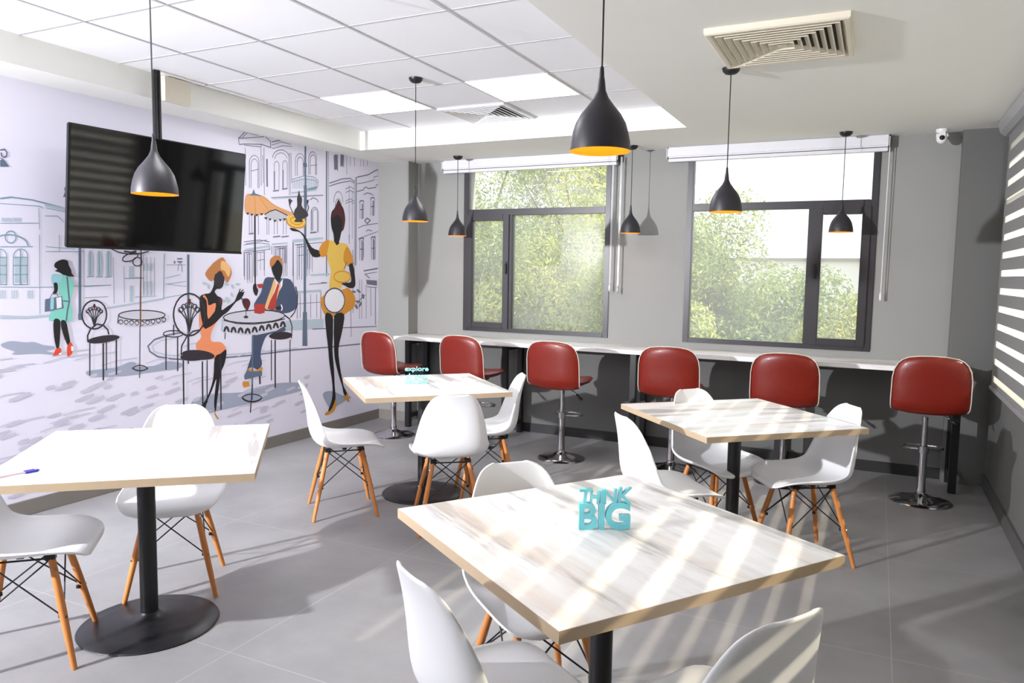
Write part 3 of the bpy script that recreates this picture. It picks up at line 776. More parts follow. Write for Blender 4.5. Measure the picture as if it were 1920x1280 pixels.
["C",5,[2447,868,2540,887,2680,891]],
["C",5,[1869,152,1962,172,2103,176]],
["C",5,[3062,391,3131,408,3236,408]],
["C",5,[2763,402,2880,425,3055,432]],
["C",5,[1804,750,1921,773,2097,779]],
["C",5,[2136,891,2244,912,2407,918]],
["C",5,[4324,381,4409,400,4537,403]],
["C",5,[2900,949,3000,969,3150,974]],
["C",5,[2809,492,2888,510,3006,512]],
["C",5,[1935,231,2051,253,2227,260]],
["C",5,[2599,898,2676,916,2792,917]],
["C",5,[2544,558,2616,575,2726,576]],
["C",5,[2845,914,2965,937,3145,944]],
["C",5,[4073,654,4195,677,4378,685]],
["C",5,[4433,589,4542,610,4706,616]],
["C",5,[1938,735,2029,755,2165,758]],
["C",5,[3907,665,3986,683,4106,685]],
["C",5,[1937,891,2005,908,2108,908]],
["C",5,[3122,424,3202,442,3322,444]],
["C",5,[3869,931,3946,948,4063,950]],
["C",5,[3636,390,3734,410,3881,415]],
["C",5,[2904,283,2975,300,3081,301]],
["C",5,[2382,874,2475,894,2616,898]],
["C",5,[2416,875,2543,898,2735,906]],
["C",5,[3059,261,3132,278,3242,279]],
["C",5,[2054,423,2120,439,2219,440]],
["C",5,[2469,356,2568,377,2716,381]],
["C",5,[4284,749,4372,768,4504,771]],
["C",5,[2958,569,3044,588,3172,590]],
["C",5,[2746,199,2825,217,2944,219]],
["C",5,[4509,250,4603,270,4745,274]],
["C",5,[3562,840,3637,857,3749,858]],
["C",5,[2558,348,2646,367,2776,370]],
["C",5,[3048,913,3166,935,3342,942]],
["C",5,[4244,167,4306,183,4399,182]],
["C",5,[3786,866,3878,886,4017,889]],
["C",5,[3444,150,3530,168,3660,171]],
["C",5,[4395,810,4513,833,4690,840]],
["C",5,[4522,348,4589,365,4690,365]],
["C",5,[2232,567,2338,589,2498,594]],
["C",5,[4436,727,4540,748,4696,753]],
["C",5,[3941,515,4038,536,4185,540]],
["C",0,[3124,713,3156,710,3254,737,3254,755,3189,745,3124,726]],
["C",0,[3074,696,3106,693,3204,720,3204,738,3139,728,3074,709]],
["C",0,[3250,618,3282,615,3380,642,3380,660,3315,650,3250,631]],
["C",0,[3035,643,3067,640,3165,667,3165,685,3100,675,3035,656]],
["C",0,[3108,620,3140,617,3238,644,3238,662,3173,652,3108,633]],
["C",0,[3705,599,3737,596,3835,623,3835,641,3770,631,3705,612]],
["C",0,[2632,706,2664,703,2762,730,2762,748,2697,738,2632,719]],
["C",0,[3182,550,3214,547,3312,574,3312,592,3247,582,3182,563]],
["C",0,[3353,510,3385,507,3483,534,3483,552,3418,542,3353,523]],
["C",0,[4169,565,4201,562,4299,589,4299,607,4234,597,4169,578]],
["C",0,[4260,611,4292,608,4390,635,4390,653,4325,643,4260,624]],
["V",15,[3106,1626,3089,1172]],
["V",20,[3090,1206,3089,1166]],
["V",16,[3940,1606,3919,867]],
["V",24,[5189,1816,5180,834]],
["V",0,[5157,1136,5209,1134,5211,831,5147,836]],
["V",16,[5209,2594,5202,2056]],
["V",23,[5202,2066,5187,1441]],
["V",28,[5182,2419,5225,2425]],
["V",31,[5204,2245,5202,2056]],
["E",0,[4509,2092,4593,2108,4713,2100,4822,2043,5037,1995,5044,1965,4949,1978,4835,2009,4765,1984,4710,1960,4643,1945,4590,1948,4500,1958]],
["V",0,[4535,2094,4574,2110,4594,2150,4609,2116,4706,2102,4646,2101]],
["X",0,[4710,1955,4765,1984,4835,2004,4906,1985,4970,1970,4919,1922,4890,1938,4840,1905,4806,1927,4757,1919]],
["B",0,[4507,1955,4543,1957,4525,1937]],
["B",0,[4552,1949,4589,1951,4570,1931]],
["B",0,[4604,1950,4642,1953,4623,1932]],
["B",0,[4658,1961,4695,1964,4676,1943]],
["B",0,[4704,1933,4742,1936,4723,1914]],
["B",0,[4752,1926,4790,1929,4771,1908]],
["B",0,[4807,1918,4846,1921,4826,1900]],
["B",0,[4870,1930,4910,1933,4890,1911]],
["B",0,[4921,1939,4961,1942,4940,1920]],
["B",7,[4710,1955,4765,1984,4835,2006,4906,1988,4978,1967]],
["U",6,[4600,2101,4610,1952]],
["U",6,[4646,2101,4765,1984]],
["U",5,[4686,2098,4963,1985]],
["B",13,[4603,1942,4595,1440]],
["B",11,[4600,1785,4594,1323]],
["Y",0,[5200,1917,5189,1901,5167,1887,5137,1877,5101,1872,5064,1873,5029,1878,4999,1889,4977,1902,4965,1919,4965,1935,4976,1951,4997,1965,5026,1975,5061,1980,5098,1980,5134,1975,5165,1965,5188,1951,5200,1934]],
["U",11,[5197,1912,5193,1904,5187,1897,5177,1890,5165,1884,5151,1879,5136,1875,5119,1872,5101,1871,5083,1871,5065,1871,5047,1874,5031,1877,5015,1881,5001,1887,4990,1893,4980,1899,4973,1907,4968,1914,4967,1922,4968,1930]],
["U",9,[5158,1924,5151,1915,5138,1907,5119,1901,5097,1898,5074,1899,5052,1902,5033,1908,5019,1916,5012,1926,5011,1935,5018,1945,5031,1952,5049,1958,5071,1961,5094,1961,5116,1958,5135,1952,5150,1943,5158,1934,5158,1924]],
["D",0,[5122,2194,5137,2154,5160,2125,5156,2062,5220,2020,5235,1985,5188,1960,5157,1947,5165,1927,5058,1920,5078,1947,5052,1976,5067,2024,5098,2057,5096,2119,5107,2151]],
["B",6,[5052,1981,5008,2049,4994,2099,5009,2111,5041,2093]],
["B",8,[5220,2010,5244,2059,5221,2099,5237,2122]],
["D",0,[4992,2111,5031,2095,5004,2039]],
["D",0,[5221,2121,5245,2128,5240,2096,5221,2094]],
["K",0,[5005,1865,5095,1855,5186,1812,5279,1710,5384,1682,5408,1644,5367,1625,5294,1627,5247,1677,5186,1781,5125,1835,5035,1841]],
["K",0,[5555,2042,5598,2084,5642,2154,5660,2162,5694,2120,5730,2078,5751,1989,5728,1898,5693,1867,5657,1775,5595,1773,5579,1844,5554,1898,5542,1975]],
["A",0,[5595,2065,5642,2147,5694,2109,5724,2069,5747,1989,5728,1909,5693,1878,5711,1953,5676,2007,5615,2024,5577,1988,5563,2031]],
["K",0,[5587,1800,5657,1803,5662,1747,5621,1735,5581,1744]],
["Y",0,[5480,1777,5585,1775,5622,1742,5683,1765,5794,1741,5793,1592,5725,1506,5680,1420,5697,1364,5680,1336,5592,1316,5517,1337,5529,1448,5540,1504,5509,1572,5479,1667]],
["U",0,[5448,1769,5515,1781,5500,1702,5468,1640,5406,1631,5376,1684,5403,1733]],
["U",0,[5772,1733,5828,1693,5876,1586,5804,1549,5726,1590,5731,1675]],
["N",8,[5793,1556,5873,1579]],
["N",7,[5725,1513,5771,1591]],
["K",0,[5804,1556,5866,1568,5902,1406,5883,1348,5814,1341,5747,1363,5691,1385,5724,1399,5815,1394,5838,1435]],
["Y",0,[5826,1453,5821,1436,5805,1420,5778,1407,5744,1399,5707,1395,5669,1396,5635,1403,5607,1414,5590,1428,5583,1444,5587,1461,5603,1476,5628,1489,5661,1498,5699,1502,5737,1501,5771,1495,5800,1484,5819,1470]],
["U",11,[5826,1449,5820,1432,5802,1417,5775,1405,5740,1397,5702,1395,5665,1398,5631,1405,5605,1417,5588,1432,5582,1448,5588,1465,5605,1480,5632,1492,5665,1499,5703,1502,5741,1500,5775,1493,5803,1481,5820,1466,5826,1449]],
["U",0,[5702,1328,5792,1341,5883,1275,5901,1202,5859,1145,5767,1105,5677,1066,5612,1076,5547,1072,5483,1102,5442,1111,5411,1160,5391,1243,5443,1283,5496,1324]],
["W",0,[5737,1224,5729,1188,5707,1157,5673,1133,5632,1119,5586,1115,5541,1122,5501,1140,5469,1165,5449,1197,5443,1231,5450,1265,5471,1295,5502,1319,5543,1334,5588,1339,5633,1333,5675,1317,5708,1291,5729,1259]],
["N",11,[5737,1224,5729,1188,5707,1156,5673,1131,5632,1116,5586,1112,5541,1120,5501,1137,5469,1164,5449,1196,5443,1231,5450,1266,5471,1297,5502,1321,5543,1337,5588,1342,5633,1336,5675,1319,5708,1293,5729,1260,5737,1224]],
["K",0,[5458,1110,5558,1085,5567,944,5555,776,5575,575,5584,417,5594,294,5528,203,5485,196,5540,294,5552,435,5511,639,5491,809,5467,950]],
["K",0,[5579,1084,5727,1095,5699,936,5642,768,5663,594,5695,475,5717,400,5762,335,5773,282,5717,327,5695,403,5640,525,5586,688,5577,859]],
["U",0,[5594,294,5609,241,5571,182,5485,160,5440,168,5464,192,5539,202]],
["U",0,[5705,307,5739,295,5774,334,5796,272,5796,235,5762,255]],
["W",6,[5573,1078,5566,860]],
["N",0,[4704,1433,4807,1440,4905,1433,5004,1421,5068,1329,5086,1250,5066,1172,4972,1137,4899,1127,4916,1036,4933,983,4826,977,4721,959,4668,887,4641,802,4657,725,4614,680,4540,712,4491,693,4551,835,4553,970,4621,1027,4690,1123,4606,1139,4578,1214,4609,1262,4660,1322]],
["W",0,[4813,1433,4868,1383,4914,1433,4904,1370,4831,1282,4777,1207,4761,1296,4798,1383]],
["L",0,[4807,1421,4833,1383,4778,1258,4759,1177,4699,1185,4726,1259,4771,1346]],
["L",0,[4868,1383,4886,1370,4830,1244,4820,1174,4808,1175,4831,1294]],
["R",0,[4851,1395,4868,1376,4840,1294,4820,1174,4725,1178,4760,1246,4814,1320]],
["K",0,[4775,1558,4810,1584,4872,1585,4907,1561,4905,1484,4878,1421,4860,1408,4825,1433,4791,1483]],
["H",0,[4763,1545,4767,1589,4811,1619,4872,1620,4907,1586,4910,1523,4898,1548,4854,1591,4827,1565,4801,1540,4774,1527]],
["K",0,[4578,1384,4603,1390,4611,1360,4627,1335,4609,1292,4585,1305,4569,1348]],
["R",0,[4611,1384,4678,1390,4674,1353,4635,1353]],
["K",0,[4829,1193,4883,1198,4900,1165,4829,1170]],
["W",11,[4886,1210,4900,1184,4891,1159]],
["V",0,[4499,704,4547,687,4597,675,4655,669,4655,625,4596,626,4538,620,4465,616,4458,648]],
["U",0,[4507,704,4580,677,4651,701,4661,675,4597,669,4515,681]],
["U",0,[4449,606,4513,595,4515,555,4456,553,4440,577]],
["B",14,[4629,628,4631,559]],
["B",0,[5021,941,5014,931,4994,922,4963,915,4924,912,4880,912,4837,915,4799,921,4768,929,4748,939,4741,949,4747,959,4766,968,4796,975,4834,978,4877,979,4920,976,4960,970,4992,962,5013,952]],
["B",9,[4900,1133,4990,1084,5017,1017,5009,913]],
["B",9,[5069,1362,5092,1290,5085,1198,5047,1134,4999,1096]],
["B",8,[4768,917,4762,574]],
["B",12,[4812,914,4805,505]],
["B",8,[4991,901,4985,527]],
["F",0,[4930,1115,4912,1099,4860,1085,4781,1075,4683,1070,4578,1070,4475,1075,4385,1085,4315,1097,4271,1112,4256,1128,4271,1143,4314,1156,4383,1166,4473,1172,4575,1173,4680,1170,4778,1161,4858,1148,4911,1132]],
["F",0,[4252,1101,4396,1082,4575,1067,4792,1068,4939,1093,4943,1034,4826,990,4603,969,4441,983,4250,1025]],
["B",7,[4930,1115,4912,1099,4860,1085,4781,1075,4683,1070,4578,1070,4475,1075,4385,1085,4315,1097,4271,1112,4256,1128,4271,1143,4314,1156,4383,1166,4473,1172,4575,1173,4680,1170,4778,1161,4858,1148,4911,1132,4930,1115]],
["B",7,[4260,1107,4396,1074,4575,1060,4792,1068,4931,1087]],
["B",0,[4252,1018,4264,1052,4286,1063,4306,1050,4318,1014,4300,1013,4285,1042,4269,1015]],
["B",0,[4322,1009,4335,1044,4357,1054,4378,1041,4390,1005,4371,1003,4356,1033,4340,1005]],
["B",0,[4394,1000,4408,1035,4430,1045,4452,1032,4464,995,4445,994,4429,1024,4413,996]],
["B",0,[4468,990,4482,1025,4505,1036,4527,1023,4539,985,4520,984,4504,1014,4487,986]],
["B",0,[4544,996,4558,1032,4581,1043,4604,1029,4617,991,4597,990,4581,1021,4564,992]],
["B",0,[4622,1002,4636,1039,4660,1050,4683,1036,4696,998,4675,997,4659,1027,4642,999]],
["B",0,[4701,1009,4715,1045,4740,1057,4764,1043,4777,1004,4756,1003,4739,1034,4722,1005]],
["B",0,[4782,1015,4797,1052,4822,1064,4846,1050,4860,1011,4838,1009,4821,1041,4803,1011]],
["B",0,[4865,1022,4880,1060,4906,1071,4931,1057,4945,1017,4923,1016,4905,1048,4887,1018]],
["B",7,[4272,1012,4268,959]],
["V",13,[4557,969,4542,439]],
["B",9,[4545,563,4520,337]],
["B",7,[4430,472,4436,476,4443,480,4452,483,4462,486,4473,488,4485,489,4498,490,4512,490,4526,489,4540,487,4554,485,4569,482,4582,478,4596,474,4608,469,4620,464,4630,458,4639,452,4646,446,4652,440]],
["B",11,[4649,444,4643,439,4636,434,4627,430,4617,427,4605,425,4593,423,4580,422,4567,422,4553,423,4539,425,4525,427,4511,431,4498,434,4485,439,4474,444,4463,449,4454,455,4445,462,4439,468,4433,474]],
["R",0,[4583,1207,4600,1225,4700,1220,4694,1148,4640,1140,4577,1152]],
["A",0,[4455,1265,4511,1270,4539,1233,4512,1179,4493,1180,4462,1217]],
["B",6,[4490,1180,4489,1126]],
["B",0,[4514,1121,4513,1118,4509,1115,4504,1113,4496,1111,4489,1111,4481,1112,4474,1114,4468,1117,4464,1120,4463,1123,4465,1126,4468,1129,4474,1131,4481,1133,4489,1133,4497,1132,4504,1130,4510,1128,4513,1124]],
["B",8,[4455,1265,4429,1290]],
["K",0,[4173,1455,4232,1490,4275,1444,4259,1375,4229,1352,4199,1352,4177,1329,4205,1294,4226,1259,4196,1202,4093,1126,4056,1060,4038,1174,4034,1287,4077,1314,4134,1324,4171,1387]],
["O",0,[4070,1308,4104,1274,4117,1228,4182,1243,4217,1190,4231,1143,4171,1076,4133,1009,4138,951,4226,939,4277,888,4261,848,4164,813,4050,850,3996,905,3997,951,4040,993,4026,1084,4028,1174,4058,1128,4049,1230]],
["K",0,[4190,1289,4249,1270,4239,1189,4292,1211,4369,1250,4401,1302,4425,1326,4472,1313,4432,1266,4384,1243,4306,1175,4246,1142,4171,1088,4098,1057,4057,1082,4173,1180]],
["K",0,[4048,1286,4097,1262,4107,1125,4187,1168,4201,1144,4098,1055,4063,1071,4038,1174]],
["K",8,[4409,1296,4434,1349]],
["K",8,[4409,1296,4465,1343]],
["K",8,[4409,1296,4477,1325]],
["A",0,[4212,1277,4249,1276,4248,1230,4218,1225]],
["H",0,[4183,1558,4257,1594,4293,1560,4337,1515,4347,1462,4304,1398,4275,1433,4239,1490,4195,1467,4150,1410,4101,1444,4095,1477,4153,1535]],
["L",0,[4249,1565,4308,1549,4337,1497,4313,1444,4276,1491,4240,1502]],
["B",0,[4180,1461,4239,1490,4275,1438,4259,1386,4229,1357,4193,1375,4176,1410]],
["K",0,[4164,822,4224,851,4272,877,4280,846,4259,766,4220,699,4203,607,4177,481,4161,401,4148,462,4157,542,4175,657,4129,570,4083,495,4045,402,4011,425,4026,469,4084,529,4145,661]],
["U",0,[4147,438,4160,389,4193,342,4181,338,4153,379]],
["B",0,[4164,834,4154,824,4131,817,4095,815,4051,817,4004,823,3958,833,3917,845,3886,858,3867,871,3861,883,3870,893,3891,899,3925,902,3967,900,4014,895,4060,886,4103,874,4136,860,4158,846]],
["B",0,[4109,846,4103,836,4084,828,4055,821,4018,818,3977,818,3937,821,3901,827,3872,836,3854,845,3847,855,3853,865,3870,873,3898,879,3934,883,3974,883,4014,880,4052,875,4082,866,4102,856]],
["B",9,[3855,872,3861,938,3907,1001,3964,1039,4030,1046]],
["B",10,[3873,831,3867,492]],
["B",10,[4046,807,4040,465]],
["B",7,[4091,810,4083,486]],
["B",11,[4222,839,4215,410]],
["B",10,[4080,1159,4072,1110,4049,1066,4016,1033,3975,1013,3931,1008,3888,1019,3850,1043,3821,1079,3802,1123,3797,1171,3805,1218,3826,1260,3857,1293,3896,1314,3940,1321,3984,1312,4023,1289,4054,1253,4074,1208,4080,1159]],
["B",7,[3932,1032,3904,1135,3846,1207]],
["B",6,[3881,1202,3875,1189,3861,1184,3847,1190,3842,1203,3848,1216,3862,1221,3876,1215,3881,1202]],
["B",7,[3932,1032,3914,1134,3877,1231]],
["B",6,[3907,1223,3901,1210,3887,1205,3873,1211,3868,1225,3874,1238,3888,1243,3901,1237,3907,1223]],
["B",7,[3932,1032,3927,1134,3916,1242]],
["B",6,[3939,1233,3933,1220,3919,1215,3905,1221,3900,1235,3906,1248,3920,1253,3934,1247,3939,1233]],
["B",7,[3932,1032,3942,1133,3960,1241]],
["B",6,[3976,1232,3969,1219,3955,1214,3941,1220,3936,1234,3942,1247,3956,1252,3970,1246,3976,1232]],
["B",7,[3932,1032,3955,1133,3999,1227]],
["B",6,[4008,1220,4002,1207,3987,1202,3973,1208,3968,1221,3974,1234,3988,1240,4002,1234,4008,1220]],
["B",7,[3932,1032,3965,1132,4030,1201]],
["B",6,[4034,1196,4027,1183,4013,1178,3999,1184,3993,1198,3999,1211,4014,1216,4028,1210,4034,1196]],
["A",0,[3952,1258,3948,1241,3937,1234,3928,1241,3924,1259,3929,1276,3939,1283,3949,1276]],
["B",6,[3876,1027,3871,1019,3859,1014,3840,1010,3816,1008,3789,1009,3763,1012,3740,1017,3722,1023,3711,1030,3707,1038,3711,1044,3723,1050,3741,1054,3765,1056,3791,1055,3817,1053,3841,1048,3860,1041,3872,1034,3876,1027]],
["B",8,[3729,1019,3721,778]],
["B",8,[3828,1006,3821,757]],
["B",8,[3797,1099,3794,1021]],
["B",8,[3923,1000,3917,800]],
["B",8,[3274,1193,3269,1164,3256,1138,3236,1118,3211,1106,3184,1103,3158,1109,3135,1124,3117,1145,3106,1171,3103,1200,3109,1228,3121,1253,3141,1273,3165,1285,3191,1289,3217,1284,3241,1270,3260,1249,3271,1222,3274,1193]],
["B",5,[3185,1117,3168,1178,3133,1222]],
["B",4,[3155,1218,3151,1211,3142,1208,3134,1211,3131,1219,3135,1227,3143,1230,3151,1226,3155,1218]],
["B",5,[3185,1117,3175,1178,3152,1236]],
["B",4,[3170,1231,3167,1223,3158,1220,3150,1224,3147,1232,3151,1240,3159,1243,3167,1239,3170,1231]],
["B",5,[3185,1117,3182,1178,3176,1242]],
["B",4,[3190,1237,3186,1229,3178,1226,3169,1230,3166,1238,3170,1246,3179,1249,3187,1245,3190,1237]],
["B",5,[3185,1117,3191,1177,3203,1241]],
["B",4,[3212,1236,3208,1229,3200,1226,3191,1229,3188,1237,3192,1245,3201,1248,3209,1244,3212,1236]],
["B",5,[3185,1117,3199,1177,3226,1233]],
["B",5,[3232,1229,3228,1221,3219,1218,3211,1222,3207,1230,3211,1238,3220,1241,3228,1237,3232,1229]],
["B",5,[3185,1117,3205,1177,3245,1217]],
["B",5,[3247,1215,3243,1207,3234,1204,3226,1208,3223,1216,3226,1224,3235,1227,3244,1223,3247,1215]],
["A",0,[3198,1252,3195,1241,3189,1237,3183,1242,3181,1252,3184,1263,3190,1267,3196,1262]],
["B",8,[3136,1025,3137,1065,3159,1105,3204,1134,3248,1123,3279,1092,3285,1061]],
["B",0,[3363,1039,3358,1031,3342,1024,3316,1017,3283,1012,3247,1008,3211,1008,3179,1009,3154,1013,3137,1019,3131,1025,3135,1033,3150,1040,3175,1047,3206,1052,3242,1056,3278,1057,3311,1056,3338,1052,3356,1046]],
["B",6,[3150,1018,3142,803]],
["B",9,[3243,1005,3235,760]],
["B",6,[3265,1009,3259,825]],
["B",8,[3339,1022,3330,787]],
["F",0,[3726,1170,3716,1160,3688,1151,3646,1146,3593,1143,3536,1144,3480,1149,3431,1156,3392,1165,3368,1175,3360,1185,3369,1195,3394,1203,3433,1209,3482,1212,3538,1211,3595,1207,3647,1201,3690,1192,3717,1181]],
["F",0,[3357,1177,3536,1144,3726,1161,3725,1135,3635,1108,3535,1101,3411,1110,3353,1129]],
["B",6,[3726,1170,3716,1160,3688,1151,3646,1146,3593,1143,3536,1144,3480,1149,3431,1156,3392,1165,3368,1175,3360,1185,3369,1195,3394,1203,3433,1209,3482,1212,3538,1211,3595,1207,3647,1201,3690,1192,3717,1181,3726,1170]],
["B",5,[3360,1183,3352,1129]],
["B",5,[3359,1139,3361,1146,3367,1152,3375,1153,3383,1151,3389,1145,3390,1137]],
["B",4,[3358,1136,3374,1123,3390,1134]],
["B",5,[3398,1134,3401,1142,3407,1147,3415,1149,3423,1147,3429,1140,3431,1132]],
["B",4,[3398,1132,3414,1119,3431,1130]],
["B",6,[3439,1130,3441,1137,3447,1143,3456,1145,3464,1142,3470,1136,3472,1128]],
["B",4,[3439,1127,3455,1114,3471,1125]],
["B",6,[3480,1125,3482,1133,3488,1138,3497,1140,3505,1138,3511,1131,3513,1123]],
["B",4,[3480,1123,3496,1109,3513,1121]],
["B",6,[3521,1120,3524,1128,3530,1134,3539,1136,3547,1133,3553,1127,3555,1119]],
["B",4,[3521,1118,3538,1105,3555,1116]],
["B",6,[3564,1124,3566,1132,3573,1138,3581,1140,3590,1137,3596,1131,3598,1123]],
["B",4,[3564,1122,3580,1108,3598,1120]],
["B",6,[3607,1128,3609,1136,3616,1142,3625,1144,3633,1141,3640,1135,3642,1127]],
["B",5,[3607,1126,3624,1112,3642,1124]],
["B",6,[3651,1132,3653,1141,3660,1146,3669,1148,3677,1145,3684,1139,3686,1131]],
["B",5,[3651,1130,3668,1116,3686,1128]],
["B",6,[3695,1137,3698,1145,3704,1151,3713,1152,3722,1150,3729,1143,3731,1135]],
["B",5,[3695,1134,3712,1120,3731,1132]],
["H",7,[3546,1631,3526,1101]],
["B",5,[3546,1631,3521,1102,3506,744]],
["B",5,[3451,811,3454,815,3458,819,3463,823,3469,825,3475,828,3481,830,3489,831,3496,832,3504,832,3512,831,3520,830,3527,828,3535,826,3542,823,3549,820,3555,816,3560,812,3565,808,3569,803,3572,798]],
["B",7,[3572,810,3569,807,3565,803,3560,800,3554,798,3548,796,3541,795,3534,794,3526,793,3518,793,3511,794,3503,795,3495,796,3488,799,3481,801,3474,804,3468,807,3463,811,3458,815,3454,819,3451,823]],
["B",6,[3323,1625,3375,1603,3454,1594,3537,1600,3608,1618]],
["B",6,[3519,1594,3519,1586,3513,1577,3502,1567,3487,1558,3469,1551,3451,1546,3433,1544,3419,1544,3408,1548,3403,1554,3403,1561,3409,1571,3420,1580,3435,1589,3452,1596,3470,1601,3488,1604,3503,1603,3514,1600,3519,1594]],
["B",6,[3551,1545,3549,1536,3543,1528,3535,1521,3525,1517,3513,1515,3502,1516,3493,1520,3485,1527,3480,1535,3479,1544,3481,1553,3486,1561,3494,1568,3504,1572,3515,1574,3527,1573,3536,1569,3544,1562,3549,1554,3551,1545]],
["B",9,[3415,1612,3468,1606,3510,1617]],
["B",6,[3545,1631,3548,1521]],
["K",0,[2987,1547,3021,1540,3028,1512,3042,1484,3045,1462,3060,1443,3029,1443,3006,1442,2967,1467,2939,1475,2954,1486,2936,1502,2944,1527]],
["M",0,[2919,1450,2955,1456,3023,1443,3056,1400,3048,1344,3031,1287,3040,1231,3030,1163,2966,1161,2915,1169,2890,1176,2906,1225,2958,1245,2977,1289,2951,1367,2919,1400]],
["Q",0,[2921,1450,2983,1456,2976,1411,2953,1400,2917,1400]],
["K",0,[2928,1400,2950,1400,2951,1356,2936,1332,2919,1337,2929,1362]],
["V",9,[3014,1443,3018,1378,3023,1288,3009,1232,2998,1163]],
["V",7,[2982,1291,3028,1285]],
["V",0,[2871,1303,2978,1322,2986,1244,2865,1226]],
["Q",0,[2904,1307,2926,1310,2921,1241,2899,1238]],
["W",0,[2940,1310,2972,1316,2972,1250,2941,1243]],
["V",4,[2898,1304,2916,1335,2944,1336,2955,1317]],
["K",0,[2919,1174,2957,1172,2958,1111,2946,1000,2931,995,2917,1069]],
["K",0,[2964,1164,2995,1163,3009,1096,3020,1016,3004,1006,2974,1087]],
["Z",0,[2925,993,2954,999,2958,971,2935,956,2908,953,2913,969]],
["Z",0,[3000,1007,3021,1028,3035,1004,3030,959,3001,938,2995,962]],
["W",0,[3023,1005,3041,998,3033,970,3023,976]],
["W",0,[2941,964,2961,970,2955,948]]]''')
PAL = dict(K=(28, 24, 28), T=(128, 158, 176), G=(116, 117, 142), P=(186, 202, 214), C=(206, 203, 220), S=(168, 175, 196), M=(136, 216, 200), Q=(160, 214, 226), O=(246, 150, 104), N=(72, 84, 112),
           Y=(238, 198, 92), U=(222, 150, 50), R=(186, 60, 52), H=(196, 128, 74), E=(224, 166, 116), W=(244, 243, 250), D=(62, 58, 62), V=(100, 116, 138), X=(196, 196, 204), B=(50, 44, 52), A=(84, 34, 42), L=(240, 190, 130), F=(214, 213, 226), Z=(232, 76, 48))
def mural():
    keys = list(PAL); bm = bmesh.new(); mats = []
    for kx in keys: mats.append(mat('print_' + kx, rgb(*PAL[kx]), .6))
    for i, (kx, wd, pts) in enumerate(MURAL):
        x = XL + .0012 + i * 3e-6; q = [Vector((pts[j] / 1000, pts[j + 1] / 1000)) for j in range(0, len(pts), 2)]
        q2 = [q[0]]
        for a in q[1:]:
            if (a - q2[-1]).length > .0012: q2.append(a)
        q = q2; mi = keys.index(kx)
        if wd == 0:
            if len(q) < 3: continue
            if (q[0] - q[-1]).length < .0012: q = q[:-1]
            if kx in 'KMOYUHESALDZN' and len(q) > 5:
                n_ = len(q); qq = []
                for j in range(n_):
                    p0, p1, p2, p3 = q[j - 1], q[j], q[(j + 1) % n_], q[(j + 2) % n_]
                    for tt in (0, .33, .67):
                        qq.append(.5 * ((2 * p1) + (p2 - p0) * tt + (2 * p0 - 5 * p1 + 4 * p2 - p3) * tt * tt + (3 * p1 - p0 - 3 * p2 + p3) * tt ** 3))
                q = qq
            vs = [bm.verts.new((x, a.x, a.y)) for a in q]
            ar = sum(q[j].x * q[(j + 1) % len(q)].y - q[(j + 1) % len(q)].x * q[j].y for j in range(len(q)))
            f = bm.faces.new(vs if ar > 0 else vs[::-1]); f.material_index = mi
        else:
            if len(q) < 2: continue
            h = wd / 1650; L = []; Rr = []
            for j, a in enumerate(q):
                d0 = (a - q[j - 1]).normalized() if j else (q[1] - q[0]).normalized()
                d1 = (q[j + 1] - a).normalized() if j < len(q) - 1 else d0
                n0 = Vector((-d0.y, d0.x)); n1 = Vector((-d1.y, d1.x)); nn = n0 + n1
                nn = nn.normalized() if nn.length > .2 else n0
                s = h / max(.5, nn.dot(n0)); L.append(bm.verts.new((x, a.x + nn.x * s, a.y + nn.y * s))); Rr.append(bm.verts.new((x, a.x - nn.x * s, a.y - nn.y * s)))
            for j in range(len(q) - 1):
                f = bm.faces.new((Rr[j], Rr[j + 1], L[j + 1], L[j])); f.material_index = mi
    me = bpy.data.meshes.new('wall_mural'); bm.to_mesh(me); bm.free()
    o = bpy.data.objects.new('wall_mural', me); COL.objects.link(o)
    for k in mats: me.materials.append(k)
    tag(o, 'large printed street cafe mural covering the lavender left wall', 'mural')
mural()

# ------------------------------------------------------------ television on a ceiling pole
TVW, TVH = 1.237, .70
tv = tag(empty('television', (-4.1, 3.382, 1.96), -.064), 'black flat screen television hanging from the ceiling in front of the mural', 'television')
til = .099
def tvpart(name, bm, mt): return new(name, bm, mt, tv, rot=(0, til, 0))
bm = bmesh.new(); box(bm, -.035, -.004, -TVW / 2, TVW / 2, -TVH / 2, TVH / 2, bev=.006); tvpart('casing', bm, 'tvframe')
tvpart('screen', B(-.0045, -.002, -TVW / 2 + .008, TVW / 2 - .008, -TVH / 2 + .018, TVH / 2 - .008), 'screen')
bm = bmesh.new(); box(bm, -.004, .0, -TVW / 2, TVW / 2, -TVH / 2, -TVH / 2 + .014, bev=.002); tvpart('lower_bezel', bm, 'tvframe')
bm = bmesh.new(); box(bm, -.06, -.035, -.2, .2, -.2, .2, bev=.004); tvpart('bracket', bm, 'blackmetal')
bm = bmesh.new(); box(bm, -.08, -.055, -.022, -.004, -.1, .787, bev=.003); box(bm, -.08, -.055, .004, .022, -.1, .787, bev=.003); new('ceiling_pole', bm, 'blackmetal', tv)

